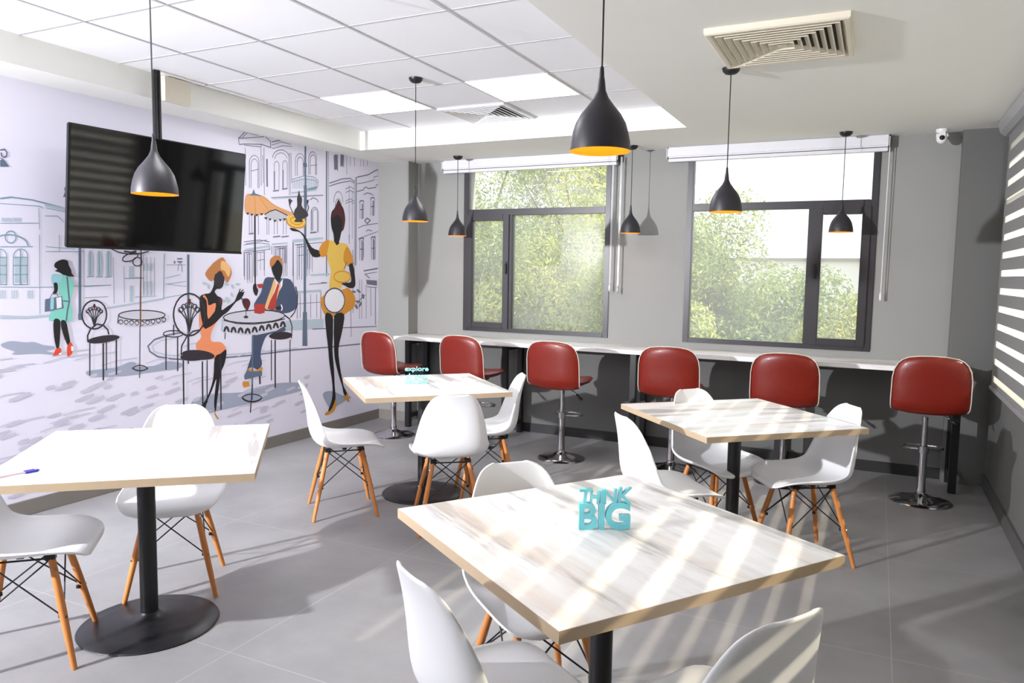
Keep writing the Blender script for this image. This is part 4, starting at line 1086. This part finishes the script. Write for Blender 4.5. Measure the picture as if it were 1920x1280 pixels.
# ------------------------------------------------------------ ceiling lights and diffusers
led0 = None
for i, (x, y) in enumerate(LED):
    lab = ['bright square LED ceiling panel nearest the right edge of the tiled recess', 'bright square LED ceiling panel up and to the right of the television',
           'square LED panel nearest the front on the right side of the recess', 'square LED panel at the front left of the tile ceiling'][i]
    if led0 is None:
        led0 = tag(empty('ceiling_light', (x + .3, y + .3, HC)), lab, 'light', 'square LED ceiling panels')
        bm = bmesh.new()
        for a in ((-.297, -.285, -.297, .297), (.285, .297, -.297, .297), (-.285, .285, -.297, -.285), (-.285, .285, .285, .297)): box(bm, *a, -.006, 0)
        new('frame', bm, 'whiteplastic', led0); new('diffuser', B(-.285, .285, -.285, .285, -.004, -.001), 'led', led0)
    else: dup(led0, (x + .3, y + .3, HC), 0, lab)
def diffuser(name, loc, s, mt, label, n=6, drop=.03, screws=True):
    t = tag(empty(name, loc), label, 'air vent')
    def loop(bm, prof):
        P = [[bm.verts.new((sx * q, sy * q, z)) for sx, sy in ((-1, -1), (1, -1), (1, 1), (-1, 1))] for q, z in prof]
        for A, C in zip(P, P[1:] + P[:1]):
            for j in range(4): bm.faces.new((A[j], A[(j + 1) % 4], C[(j + 1) % 4], C[j]))
        bmesh.ops.recalc_face_normals(bm, faces=bm.faces)
    fw_ = s * .11
    bm = bmesh.new(); loop(bm, [(s, 0), (s, -drop * .8), (s - fw_ * .2, -drop), (s - fw_ * .7, -drop), (s - fw_ * 1.35, -.003), (s - fw_ * 1.35, 0)])
    new('frame', bm, mt, t)
    new('backing', B(-s * .8, s * .8, -s * .8, s * .8, -.002, -.0005), 'gasket', t)
    a0 = s - fw_ * 1.25; st_ = a0 / (n + .6)
    for k in range(n):
        a = a0 - st_ * k; b = a - st_ * .72; bm = bmesh.new(); loop(bm, [(a, -drop * 1.05), (a - .004, -drop * 1.05), (a - .004, -drop * .85), (b, -drop * .35), (b, -drop * .28), (a, -drop * .78)]); new('louvre', bm, mt, t)
    q = st_ * .55; new('centre_plate', B(-q, q, -q, q, -drop * .9, -drop * .8), mt, t)
    if screws:
        for sx, sy in ((-.6, 1), (.6, 1)):
            bm = bmesh.new(); lathe(bm, [(0, -.004), (.006, -.003), (.007, 0), (0, 0)], 10, (sx * s * .8, sy * (s - fw_), -drop * .62)); new('screw', bm, 'gasket', t)
diffuser('air_diffuser', (-.45, 3.71, H), .295, 'beige', 'square beige four way air diffuser on the plain right ceiling', drop=.03, n=7)
diffuser('air_diffuser', (-2.81, 5.29, HC), .285, 'whiteplastic', 'square white air diffuser set among the ceiling tiles', drop=.018, screws=False)

# ------------------------------------------------------------ pendants
def pendant():
    t = tag(empty('pendant_lamp', (0, 0, 0)), 'x', 'pendant lamp', 'black teardrop pendant lamps')
    pr = [(.0855, 0), (.084, .025), (.0785, .051), (.071, .076), (.057, .101), (.036, .127), (.021, .147), (.0125, .167), (.0095, .193), (.0075, .205)]
    bm = bmesh.new(); lathe(bm, pr, 40); s = new('shade', bm, 'pendant', t, smooth=True)
    pi = [(.0855, 0)] + [(max(r - .0022, .004), z + .001) for r, z in pr[1:-1]]
    bm = bmesh.new(); lathe(bm, pi[::-1], 40); s2 = new('inner_lining', bm, 'orange', s, smooth=True); s2['label'] = 'orange inside of the shade'
    bm = bmesh.new(); lathe(bm, [(0, .05), (.018, .055), (.026, .075), (.022, .098), (.012, .12), (0, .125)], 16); b = new('fill_bulb', bm, 'fill_bulb', s, smooth=True)
    bm = bmesh.new(); lathe(bm, [(.0, .203), (.0068, .204), (.0068, .212), (.0055, .23), (.003, .234), (0, .234)], 14); new('cord_grip', bm, 'gasket', t, smooth=40)
    return t
pend0 = pendant()
PENDS = [(-.725, 2.046, 1.85, H, 'large foreground black pendant lamp hanging over the front table'),
         (-2.56, 2.06, 1.79, HC, 'black pendant lamp with silvery sheen hanging in front of the television'),
         (-2.75, 4.19, 1.835, HC, 'black pendant lamp over the middle left table, canopy on the ceiling tiles'),
         (-.744, 4.10, 1.845, H, 'black pendant lamp hanging over the right table, below the beige air diffuser'),
         (-3.58, 6.17, 1.85, H, 'small far black pendant lamp left of the left window'),
         (-1.905, 6.19, 1.86, H, 'small far black pendant lamp between the two windows'),
         (-.268, 6.17, 1.85, H, 'small far black pendant lamp in front of the right window casement')]

# pendants are copied before their cords are added, so the source keeps only its shared parts
roots = []
for i, (x, y, z, top, lab) in enumerate(PENDS):
    if i == 0: pend0.location = (x, y, z); pend0['label'] = lab; roots.append(pend0)
    else: roots.append(dup(pend0, (x, y, z), 0, lab))
for t, (x, y, z, top, lab) in zip(roots, PENDS):
    bm = bmesh.new(); tube(bm, [(0, 0, .232), (0, 0, top - z - .03)], .0028, 8); new('cord', bm, 'gasket', t)
    bm = bmesh.new(); lathe(bm, [(0, -.034), (.012, -.033), (.03, -.028), (.042, -.016), (.046, -.003), (.046, 0), (0, 0)], 24, (0, 0, top - z)); new('canopy', bm, 'blackmetal', t, smooth=50)

# ------------------------------------------------------------ security camera
t = tag(empty('security_camera', (.36, 6.30, H)), 'small white security camera with black lens on the ceiling at the back wall', 'security camera')
bm = bmesh.new(); lathe(bm, [(0, 0), (.04, 0), (.04, -.015), (.03, -.028), (0, -.028)], 24); new('mount', bm, 'whiteplastic', t, smooth=40)
a = new('body', B(-.036, .036, -.05, .04, -.075, -.02, bev=.016), 'whiteplastic', t, smooth=60)
bm = bmesh.new(); bmesh.ops.create_uvsphere(bm, u_segments=20, v_segments=12, radius=.036, matrix=Matrix.Translation((0, -.022, -.07))); h = new('head', bm, 'whiteplastic', t, smooth=True)
bm = bmesh.new(); bmesh.ops.create_uvsphere(bm, u_segments=20, v_segments=12, radius=.022, matrix=Matrix.Translation((0, -.04, -.068))); new('lens', bm, 'gasket', h, smooth=True)

# ------------------------------------------------------------ wall counter and stools
t = tag(empty('wall_counter', (0, 6.22, 0)), 'long narrow whitewashed bar counter running under both windows', 'counter')
ctop = bmesh.new(); box(ctop, -4.19, .6, -.205, .228, .85, .885, bev=.002); cb = new('countertop', ctop, 'washx', t)
new('edge_band', B(-4.192, .602, -.207, -.2055, .851, .884), 'washx', cb)
for x in (-4.05, -3.0, -1.8, -.63, .55):
    bm = bmesh.new()
    box(bm, x - .025, x + .025, -.185, -.135, 0, .85, bev=.003); box(bm, x - .025, x + .025, .14, .19, 0, .85, bev=.003)
    box(bm, x - .02, x + .02, -.135, .14, .09, .13); box(bm, x - .02, x + .02, -.135, .14, .81, .85); new('support_frame', bm, 'blackmetal', t)

def stool():
    t = tag(empty('bar_stool', (0, 0, 0)), 'x', 'bar stool', 'red leather bar stools at the counter')
    bm = bmesh.new(); lathe(bm, [(0, 0), (.192, 0), (.195, .006), (.185, .013), (.13, .028), (.07, .042), (.036, .056), (.03, .062), (0, .062)], 48); new('base', bm, 'chrome', t, smooth=50)
    bm = bmesh.new(); lathe(bm, [(0, .055), (.03, .055), (.03, .085), (.026, .095), (.026, .36), (0, .36)], 24)
    lathe(bm, [(0, .36), (.019, .36), (.019, .585), (0, .585)], 24); new('column', bm, 'chrome', t, smooth=50)
    bm = bmesh.new()
    tube(bm, [(.03, .0, .36), (.10, .06, .352), (.13, .12, .35), (.10, .18, .35), (.0, .21, .35), (-.10, .18, .35), (-.13, .12, .35), (-.10, .06, .352), (-.03, 0, .36)], .009, 10)
    lathe(bm, [(.027, .34), (.034, .34), (.034, .385), (.027, .385)], 24); new('footrest', bm, 'chrome', t, smooth=50)
    bm = bmesh.new(); box(bm, -.09, .09, -.08, .1, .583, .6, bev=.004); new('seat_plate', bm, 'blackmetal', t)
    bm = bmesh.new(); tube(bm, [(.05, 0, .59), (.12, -.02, .56), (.16, -.03, .535)], .005, 8); l = new('height_lever', bm, 'chrome', t, smooth=True)
    bm = bmesh.new(); tube(bm, [(.14, -.025, .545), (.19, -.035, .512)], [.009, .011], 10); new('lever_grip', bm, 'gasket', l, smooth=True)
    # seat pad and back are one padded, bent shell
    def padded(st, th, name, mt):
        bm = bmesh.new(); N = 18; rows = []; rows2 = []
        for i, (y, z, w, ny, nz, tk) in enumerate(st):
            a = []; b = []
            for j in range(N + 1):
                u = -1 + 2 * j / N; e = (1 - abs(u) ** 4) ** .5
                off = (abs(u) ** 2) * .028
                x = w * u; a.append(bm.verts.new((x, y + ny * (tk * e * .5 + off), z + nz * (tk * e * .5 + off)))); b.append(bm.verts.new((x, y - ny * (tk * e * .5 - off), z - nz * (tk * e * .5 - off))))
            rows.append(a); rows2.append(b)
        for r, flip in ((rows, False), (rows2, True)):
            for p, q in zip(r, r[1:]):
                for j in range(N):
                    f = (p[j], p[j + 1], q[j + 1], q[j]); bm.faces.new(f if not flip else f[::-1])
        for j in range(N):
            bm.faces.new((rows[0][j], rows2[0][j], rows2[0][j + 1], rows[0][j + 1])); bm.faces.new((rows[-1][j], rows[-1][j + 1], rows2[-1][j + 1], rows2[-1][j]))
        for p, q, p2, q2 in zip(rows, rows[1:], rows2, rows2[1:]):
            bm.faces.new((p[0], q[0], q2[0], p2[0])); bm.faces.new((p[N], p2[N], q2[N], q[N]))
        bmesh.ops.remove_doubles(bm, verts=bm.verts, dist=.0008); bmesh.ops.recalc_face_normals(bm, faces=bm.faces)
        return new(name, bm, mt, t, smooth=60), rows, rows2
    seat = [(.21, .632, .12, 0, 1, .02), (.20, .632, .165, 0, 1, .05), (.17, .632, .195, 0, 1, .064), (.10, .63, .215, 0, 1, .07), (0, .628, .222, 0, 1, .07), (-.1, .628, .222, 0, 1, .068), (-.145, .632, .218, 0, 1, .05)]
    padded(seat, .06, 'seat', 'leather')
    back = [(-.13, .60, .205, .8, .6, .03), (-.165, .603, .222, .85, .5, .042), (-.19, .63, .228, .95, .3, .048), (-.20, .68, .23, 1, .1, .05), (-.205, .76, .229, 1, .05, .05), (-.212, .83, .228, 1, 0, .05), (-.22, .885, .219, 1, 0, .05), (-.226, .925, .20, 1, 0, .046), (-.23, .95, .175, 1, 0, .04), (-.232, .967, .14, 1, 0, .03), (-.233, .976, .08, 1, 0, .016)]
    _, ra, rb = None, None, None
    o = padded(back, .05, 'backrest', 'leather')[0]
    # piping along the rear rim
    pts = []
    for (y, z, w, ny, nz, tk) in back: pts.append((-(w + .001), y - .010 + .028 * ny, z + .028 * nz))
    pts2 = [(-x, y, z) for x, y, z in reversed(pts)]
    bm = bmesh.new(); tube(bm, pts + [(0, -.24, .982)] + pts2, .0038, 8); p = new('piping', bm, 'piping', o, smooth=True); p['label'] = 'pale piping around the backrest rim'
    return t
st0 = stool()
SX = [(-3.95, 'leftmost red bar stool, beside the mural wall'), (-3.10, 'red bar stool partly behind the middle left table, second from the mural wall'), (-2.26, 'red bar stool with its whole chrome column in view, below the left window'),
      (-1.38, 'red bar stool below the wall between the two windows, behind the right table'), (-.56, 'red bar stool below the right window, directly behind the right table'), (.34, 'rightmost red bar stool standing in the dark right corner')]
SY = [5.67, 5.66, 5.62, 5.72, 5.74, 5.72]; SR = [-12, -8, -4, 2, 2, 3]; SZ = [-.01, .01, .01, .01, .01, .045]
for i, (x, lab) in enumerate(SX):
    if i == 0: s = st0; s.location = (x, SY[i], 0); s.rotation_euler = (0, 0, R(SR[i])); s['label'] = lab
    else: s = dup(st0, (x, SY[i], 0), R(SR[i]), lab)
    for ch in s.children:
        n = ch.name.split('.')[0]
        if n in ('seat', 'backrest', 'seat_plate', 'height_lever'): ch.location.z += SZ[i]

# ------------------------------------------------------------ tables
TS = .936
def table(grain, label, loc, rz):
    t = tag(empty('cafe_table', (loc[0], loc[1], 0), R(rz)), label, 'table', 'square whitewashed cafe tables')
    h = TS / 2
    bm = bmesh.new(); box(bm, -h + .0015, h - .0015, -h + .0015, h - .0015, .7205, .75); top = new('tabletop', bm, grain, t)
    bm = bmesh.new()
    for a in ((-h, h, -h, -h + .0015), (-h, h, h - .0015, h), (-h, -h + .0015, -h + .0015, h - .0015), (h - .0015, h, -h + .0015, h - .0015)): box(bm, *a, .72, .7495)
    new('edge_band', bm, 'edge', top)
    bm = bmesh.new(); tube(bm, [(0, 0, .02), (0, 0, .715)], .035, 32); lathe(bm, [(.035, .60 + .09), (.06, .705), (.1, .712), (0, .712)], 32); new('column', bm, 'blackmetal', t, smooth=50)
    bm = bmesh.new()
    for a in (0, 90):
        mm = Matrix.Rotation(R(a), 4, 'Z'); n0 = len(bm.verts); box(bm, -.2, .2, -.02, .02, .712, .7205)
        bm.verts.ensure_lookup_table(); bmesh.ops.transform(bm, matrix=mm, verts=bm.verts[n0:])
    new('mounting_plate', bm, 'blackmetal', t)
    bm = bmesh.new(); lathe(bm, [(0, 0), (.272, 0), (.276, .004), (.272, .009), (.2, .018), (.1, .03), (.05, .042), (.036, .06), (0, .06)], 64); new('base', bm, 'blackmetal', t, smooth=50)
    return t
table('wash', 'large foreground square table carrying the THINK BIG sign', (-.69, 2.07), 55.7)
table('wash', 'square table at the left edge with a pen on it, in front of the television', (-2.70, 2.09), 40.6)
table('wash', 'middle left square table carrying the small aqua sign, in front of the waitress figure', (-2.72, 4.25), 46.5)
table('washx', 'square table on the right with nothing on it, in front of the right window', (-.66, 4.19), 43)

# ------------------------------------------------------------ shell chairs
def chair():
    t = tag(empty('shell_chair', (0, 0, 0)), 'x', 'chair', 'white moulded shell chairs on wooden legs')
    st = [(.232, .405, .095, .0), (.238, .418, .15, .0), (.225, .432, .188, .006), (.18, .440, .213, .02), (.11, .440, .224, .032), (.02, .432, .227, .04), (-.06, .428, .225, .05), (-.125, .434, .223, .066), (-.172, .458, .22, .078), (-.198, .50, .214, .08),
          (-.208, .56, .204, .07), (-.214, .63, .19, .055), (-.222, .69, .173, .042), (-.234, .745, .152, .030), (-.246, .785, .13, .022), (-.256, .81, .104, .014), (-.262, .823, .064, .008)]
    P = [Vector((0, a[0], a[1])) for a in st]; N = 14; bm = bmesh.new(); rows = []
    for i, (y, z, w, lf) in enumerate(st):
        d = (P[min(i + 1, len(P) - 1)] - P[max(i - 1, 0)]).normalized(); n = Vector((0, d.z, -d.y))
        if n.y < 0 and n.z < 0: n = -n
        n = Vector((0, d.z, -d.y)); row = []
        for j in range(N + 1):
            u = -1 + 2 * j / N; q = abs(u) ** 2.6 * lf
            row.append(bm.verts.new(P[i] + Vector((w * math.sin(u * math.pi / 2 * .92) / math.sin(math.pi / 2 * .92), 0, 0)) + n * q))
        rows.append(row)
    for a, b in zip(rows, rows[1:]):
        for j in range(N): bm.faces.new((a[j], a[j + 1], b[j + 1], b[j]))
    bmesh.ops.recalc_face_normals(bm, faces=bm.faces)
    s = new('seat_shell', bm, 'shellw', t, smooth=True)
    sm = s.modifiers.new('sub', 'SUBSURF'); sm.levels = 1; sm.render_levels = 1
    so = s.modifiers.new('thick', 'SOLIDIFY'); so.thickness = .007; so.offset = 0
    F = {}; tops = {}
    for sx in (-1, 1):
        for sy in (-1, 1):
            a = Vector((sx * .105, .0 + sy * .105, .405)); b = Vector((sx * .192, .0 + sy * .192 - .005, 0)); F[sx, sy] = b; tops[sx, sy] = a
            bm = bmesh.new(); tube(bm, [b, b + (a - b) * .03, b + (a - b) * .55, a], [.0095, .0105, .0145, .013], 14); new('leg', bm, 'beech', t, smooth=50)
    bm = bmesh.new(); K = list(F)
    ringo = [(-1, -1), (1, -1), (1, 1), (-1, 1)]
    for i in range(4):
        a, b = ringo[i], ringo[(i + 1) % 4]
        for p, q in ((a, b), (b, a)):
            tube(bm, [tops[p] + Vector((0, 0, .0)), F[q] + (tops[q] - F[q]) * .47], .0032, 6)
        tube(bm, [tops[a], tops[b]], .004, 6)
    for p in ringo:
        c = F[p] + (tops[p] - F[p]) * .47; lathe(bm, [(0, -.009), (.009, -.006), (.009, .006), (0, .009)], 10, tuple(c + Vector((-p[0] * .012, -p[1] * .012, 0))))
    new('wire_brace', bm, 'wire', t)
    bm = bmesh.new()
    for p in ringo: box(bm, p[0] * .1 - .018, p[0] * .1 + .018, p[1] * .1 - .018, p[1] * .1 + .018, .398, .424, bev=.004)
    box(bm, -.1, .1, -.012, .012, .41, .42); new('seat_mount', bm, 'wire', t)
    bm = bmesh.new()
    for p in ringo:
        for f_ in (.47, .9):
            c = F[p] + (tops[p] - F[p]) * f_; o_ = Vector((p[0], p[1], .3)).normalized()
            tube(bm, [c + o_ * .012, c + o_ * .0165], .005, 8)
    new('bolt_heads', bm, 'chrome', t)
    return t
ch0 = chair()
CH = [(-2.93, 2.42, -48, 'white shell chair behind the left edge table, below the television'),
      (-2.90, 1.72, 44, 'white shell chair cut off by the left photo edge, at the left edge table'),
      (-2.96, 3.70, 45, 'white shell chair seen side on, left of the middle left table'),
      (-2.24, 3.78, 128, 'white shell chair with its back to the viewer, in front of the middle left table'),
      (-2.34, 4.44, 215, 'white shell chair right of the middle left table, facing the mural'),
      (-.90, 3.66, 40, 'white shell chair at the left corner of the right table, seen side on'),
      (-.79, 4.36, -38, 'white shell chair on the far side of the right table, seat under the tabletop'),
      (-.30, 4.26, 212, 'white shell chair with sun spots on its seat, right corner of right table'),
      (-.97, 2.22, -42, 'white shell chair on the far left side of the foreground table'),
      (-.78, 1.60, 57, 'nearest white shell chair, back turned, bottom centre beside the foreground table'),
      (-.33, 1.70, 147, 'white shell chair at the bottom right with sun streaks on its back')]
for i, (x, y, a, lab) in enumerate(CH):
    if i == 0: ch0.location = (x, y, 0); ch0.rotation_euler = (0, 0, R(a - 90)); ch0['label'] = lab
    else: dup(ch0, (x, y, 0), R(a - 90), lab)

# ------------------------------------------------------------ things on the tables
def text_bm(s, sx, sz, x, z, depth, off=0.0, shear=0, align='LEFT', w=None, h=None):
    cu = bpy.data.curves.new('txt', 'FONT'); cu.body = s; cu.size = 1; cu.extrude = .5; cu.offset = off; cu.resolution_u = 6; cu.shear = shear
    ob = bpy.data.objects.new('txt', cu); COL.objects.link(ob); bpy.context.view_layer.update()
    me = bpy.data.meshes.new_from_object(ob.evaluated_get(bpy.context.evaluated_depsgraph_get()))
    bpy.data.objects.remove(ob); xs = [v.co.x for v in me.vertices]; ys = [v.co.y for v in me.vertices]
    x0, x1, y0, y1 = min(xs), max(xs), min(ys), max(ys)
    for v in me.vertices:
        px, py, pz = v.co
        v.co = (x + (px - x0) / (x1 - x0) * w, -pz * depth, z + (py - y0) / (y1 - y0) * h)
    return me
def letters(parts, mt):
    bm = bmesh.new()
    for me in parts: bm.from_mesh(me); bpy.data.meshes.remove(me)
    return bm
t = tag(empty('word_sign', (-.693, 2.082, .75), R(28)), 'turquoise THINK BIG letter sign standing on the foreground table', 'sign')
bm = letters([text_bm('B', 0, 0, -.078, 0, .022, off=.025, w=.056, h=.080), text_bm('I', 0, 0, -.019, 0, .022, off=.03, w=.017, h=.080), text_bm('G', 0, 0, .001, 0, .022, off=.03, w=.074, h=.082)], 0)
a = new('lower_word', bm, 'turquoise', t)
bm = letters([text_bm('T', 0, 0, -.078, .078, .016, off=.02, shear=.1, w=.040, h=.044), text_bm('H', 0, 0, -.046, .076, .016, off=.02, shear=.1, w=.030, h=.042), text_bm('I', 0, 0, -.016, .076, .016, off=.01, w=.010, h=.042), text_bm('N', 0, 0, -.006, .077, .016, off=.02, w=.040, h=.044), text_bm('K', 0, 0, .036, .078, .016, off=.02, shear=.1, w=.042, h=.048)], 0)
new('upper_word', bm, 'turquoise', t)
t = tag(empty('word_sign', (-2.773, 4.25, .75), R(32)), 'small pale aqua letter sign reading explore dream discover on the middle left table', 'sign')
for wd, z, w_, h_, x in (('discover', 0, .158, .042, -.079), ('dream', .036, .14, .036, -.068), ('explore', .078, .158, .040, -.079)):
    new('word', letters([text_bm(wd, 0, 0, x, z, .014, off=.018, w=w_, h=h_)], 0), 'aqua', t)
t = tag(empty('ballpoint_pen', (-2.757, 1.61, .7555), R(80)), 'blue capped ballpoint pen lying on the left edge table', 'pen')
bm = bmesh.new(); tube(bm, [(-.085, 0, 0), (.03, 0, 0)], .0042, 6); new('barrel', bm, 'clearpen', t)
bm = bmesh.new(); tube(bm, [(.025, 0, 0), (.066, 0, 0), (.072, 0, 0)], [.0055, .0052, .003], 12); box(bm, .02, .055, -.001, .001, .004, .0075); new('cap', bm, 'bluecap', t)

# ------------------------------------------------------------ outside
struct(new('ground_yard', B(-60, 60, 6.9, 90, -4.6, -4.5), 'soil')).name = 'ground'
fb = tag(empty('far_building', (12, 62, -4.5)), 'long pale low building in the hazy distance behind the right window', 'building')
new('wall', B(-30, 25, 0, 8, 0, 7.3), 'concrete', fb); new('roof_edge', B(-30.3, 25.3, -.3, 8.3, 7.3, 7.55), 'skirt', fb)
pole = tag(empty('utility_pole', (1.2, 30, -4.5)), 'thin distant pole seen through the right window above the trees', 'pole')
bm = bmesh.new(); tube(bm, [(0, 0, 0), (0, 0, 10)], [.12, .06], 8); new('shaft', bm, 'concrete', pole)
def tree(x, y, zc, rx, rz, nleaf, mt, label, seed, lumps=60, ls=.1):
    rnd = random.Random(seed); t = tag(empty('tree', (x, y, -4.5)), label, 'tree', None)
    bm = bmesh.new(); base = Vector((0, 0, 0)); hz = zc + 4.5
    tube(bm, [(0, 0, 0), (.08, .05, hz * .35), (-.05, 0, hz * .6), (0, 0, hz)], [.2, .16, .12, .05], 10)
    C = []
    for k in range(lumps):
        a = rnd.uniform(0, 6.283); e = rnd.uniform(-.9, 1); q = rnd.uniform(.35, .9)
        cz = e * rz * q; cr = rx * q * math.sqrt(max(0, 1 - (e * .8) ** 2)); c = Vector((cr * math.cos(a), cr * math.sin(a), hz + cz)); C.append((c, rnd.uniform(.2, .36) * rx))
        if k % 2 == 0: tube(bm, [(0, 0, hz * .55 + .2 * rnd.random()), c * .5 + Vector((0, 0, hz * .4)), c], [.07, .045, .012], 6)
    new('trunk', bm, 'bark', t)
    bm = bmesh.new()
    for k in range(nleaf):
        c, r = C[rnd.randrange(len(C))]
        d = Vector((rnd.gauss(0, 1), rnd.gauss(0, 1), rnd.gauss(0, 1))).normalized(); p = c + d * r * (rnd.random() ** .25)
        nn = (d + Vector((rnd.gauss(0, .45), rnd.gauss(0, .45), rnd.gauss(0, .45)))).normalized(); u = nn.cross(Vector((rnd.gauss(0, 1), rnd.gauss(0, 1), rnd.gauss(0, 1)))).normalized(); v = u.cross(nn); s = ls * .42 * rnd.uniform(.6, 1.3)
        # a pinnate sprig: a kite with a bent tip
        q = [p - u * s, p - u * s * .1 + v * s * .33, p + u * s - d * s * .2, p - u * s * .1 - v * s * .33]
        bm.faces.new([bm.verts.new(a) for a in q])
    new('foliage', bm, mt, t)
    return t
tree(-7.4, 12.6, 1.2, 2.6, 3.2, 88400, 'leafB', 'yellow green tree filling the left casement of the left window', 11)
tree(-4.6, 12.4, .6, 2.3, 3.0, 88400, 'leafA', 'bright yellow tree in the middle of the left window', 12)
tree(-6.2, 17.0, 2.2, 3.0, 3.6, 61200, 'leafC', 'paler grey green tall tree behind the others at the upper right of the left window', 13, ls=.13)
tree(-2.3, 11.6, .25, 1.9, 2.5, 81600, 'leafB', 'dense green tree at the left of the right window', 14)
tree(-.65, 13.0, -.7, 1.9, 2.3, 68000, 'leafA', 'lower yellow green tree in the middle of the right window', 15)
tree(.75, 12.5, -1.5, 1.5, 2.2, 40800, 'leafC', 'pale grey shrubby tree low in the casement of the right window', 16)
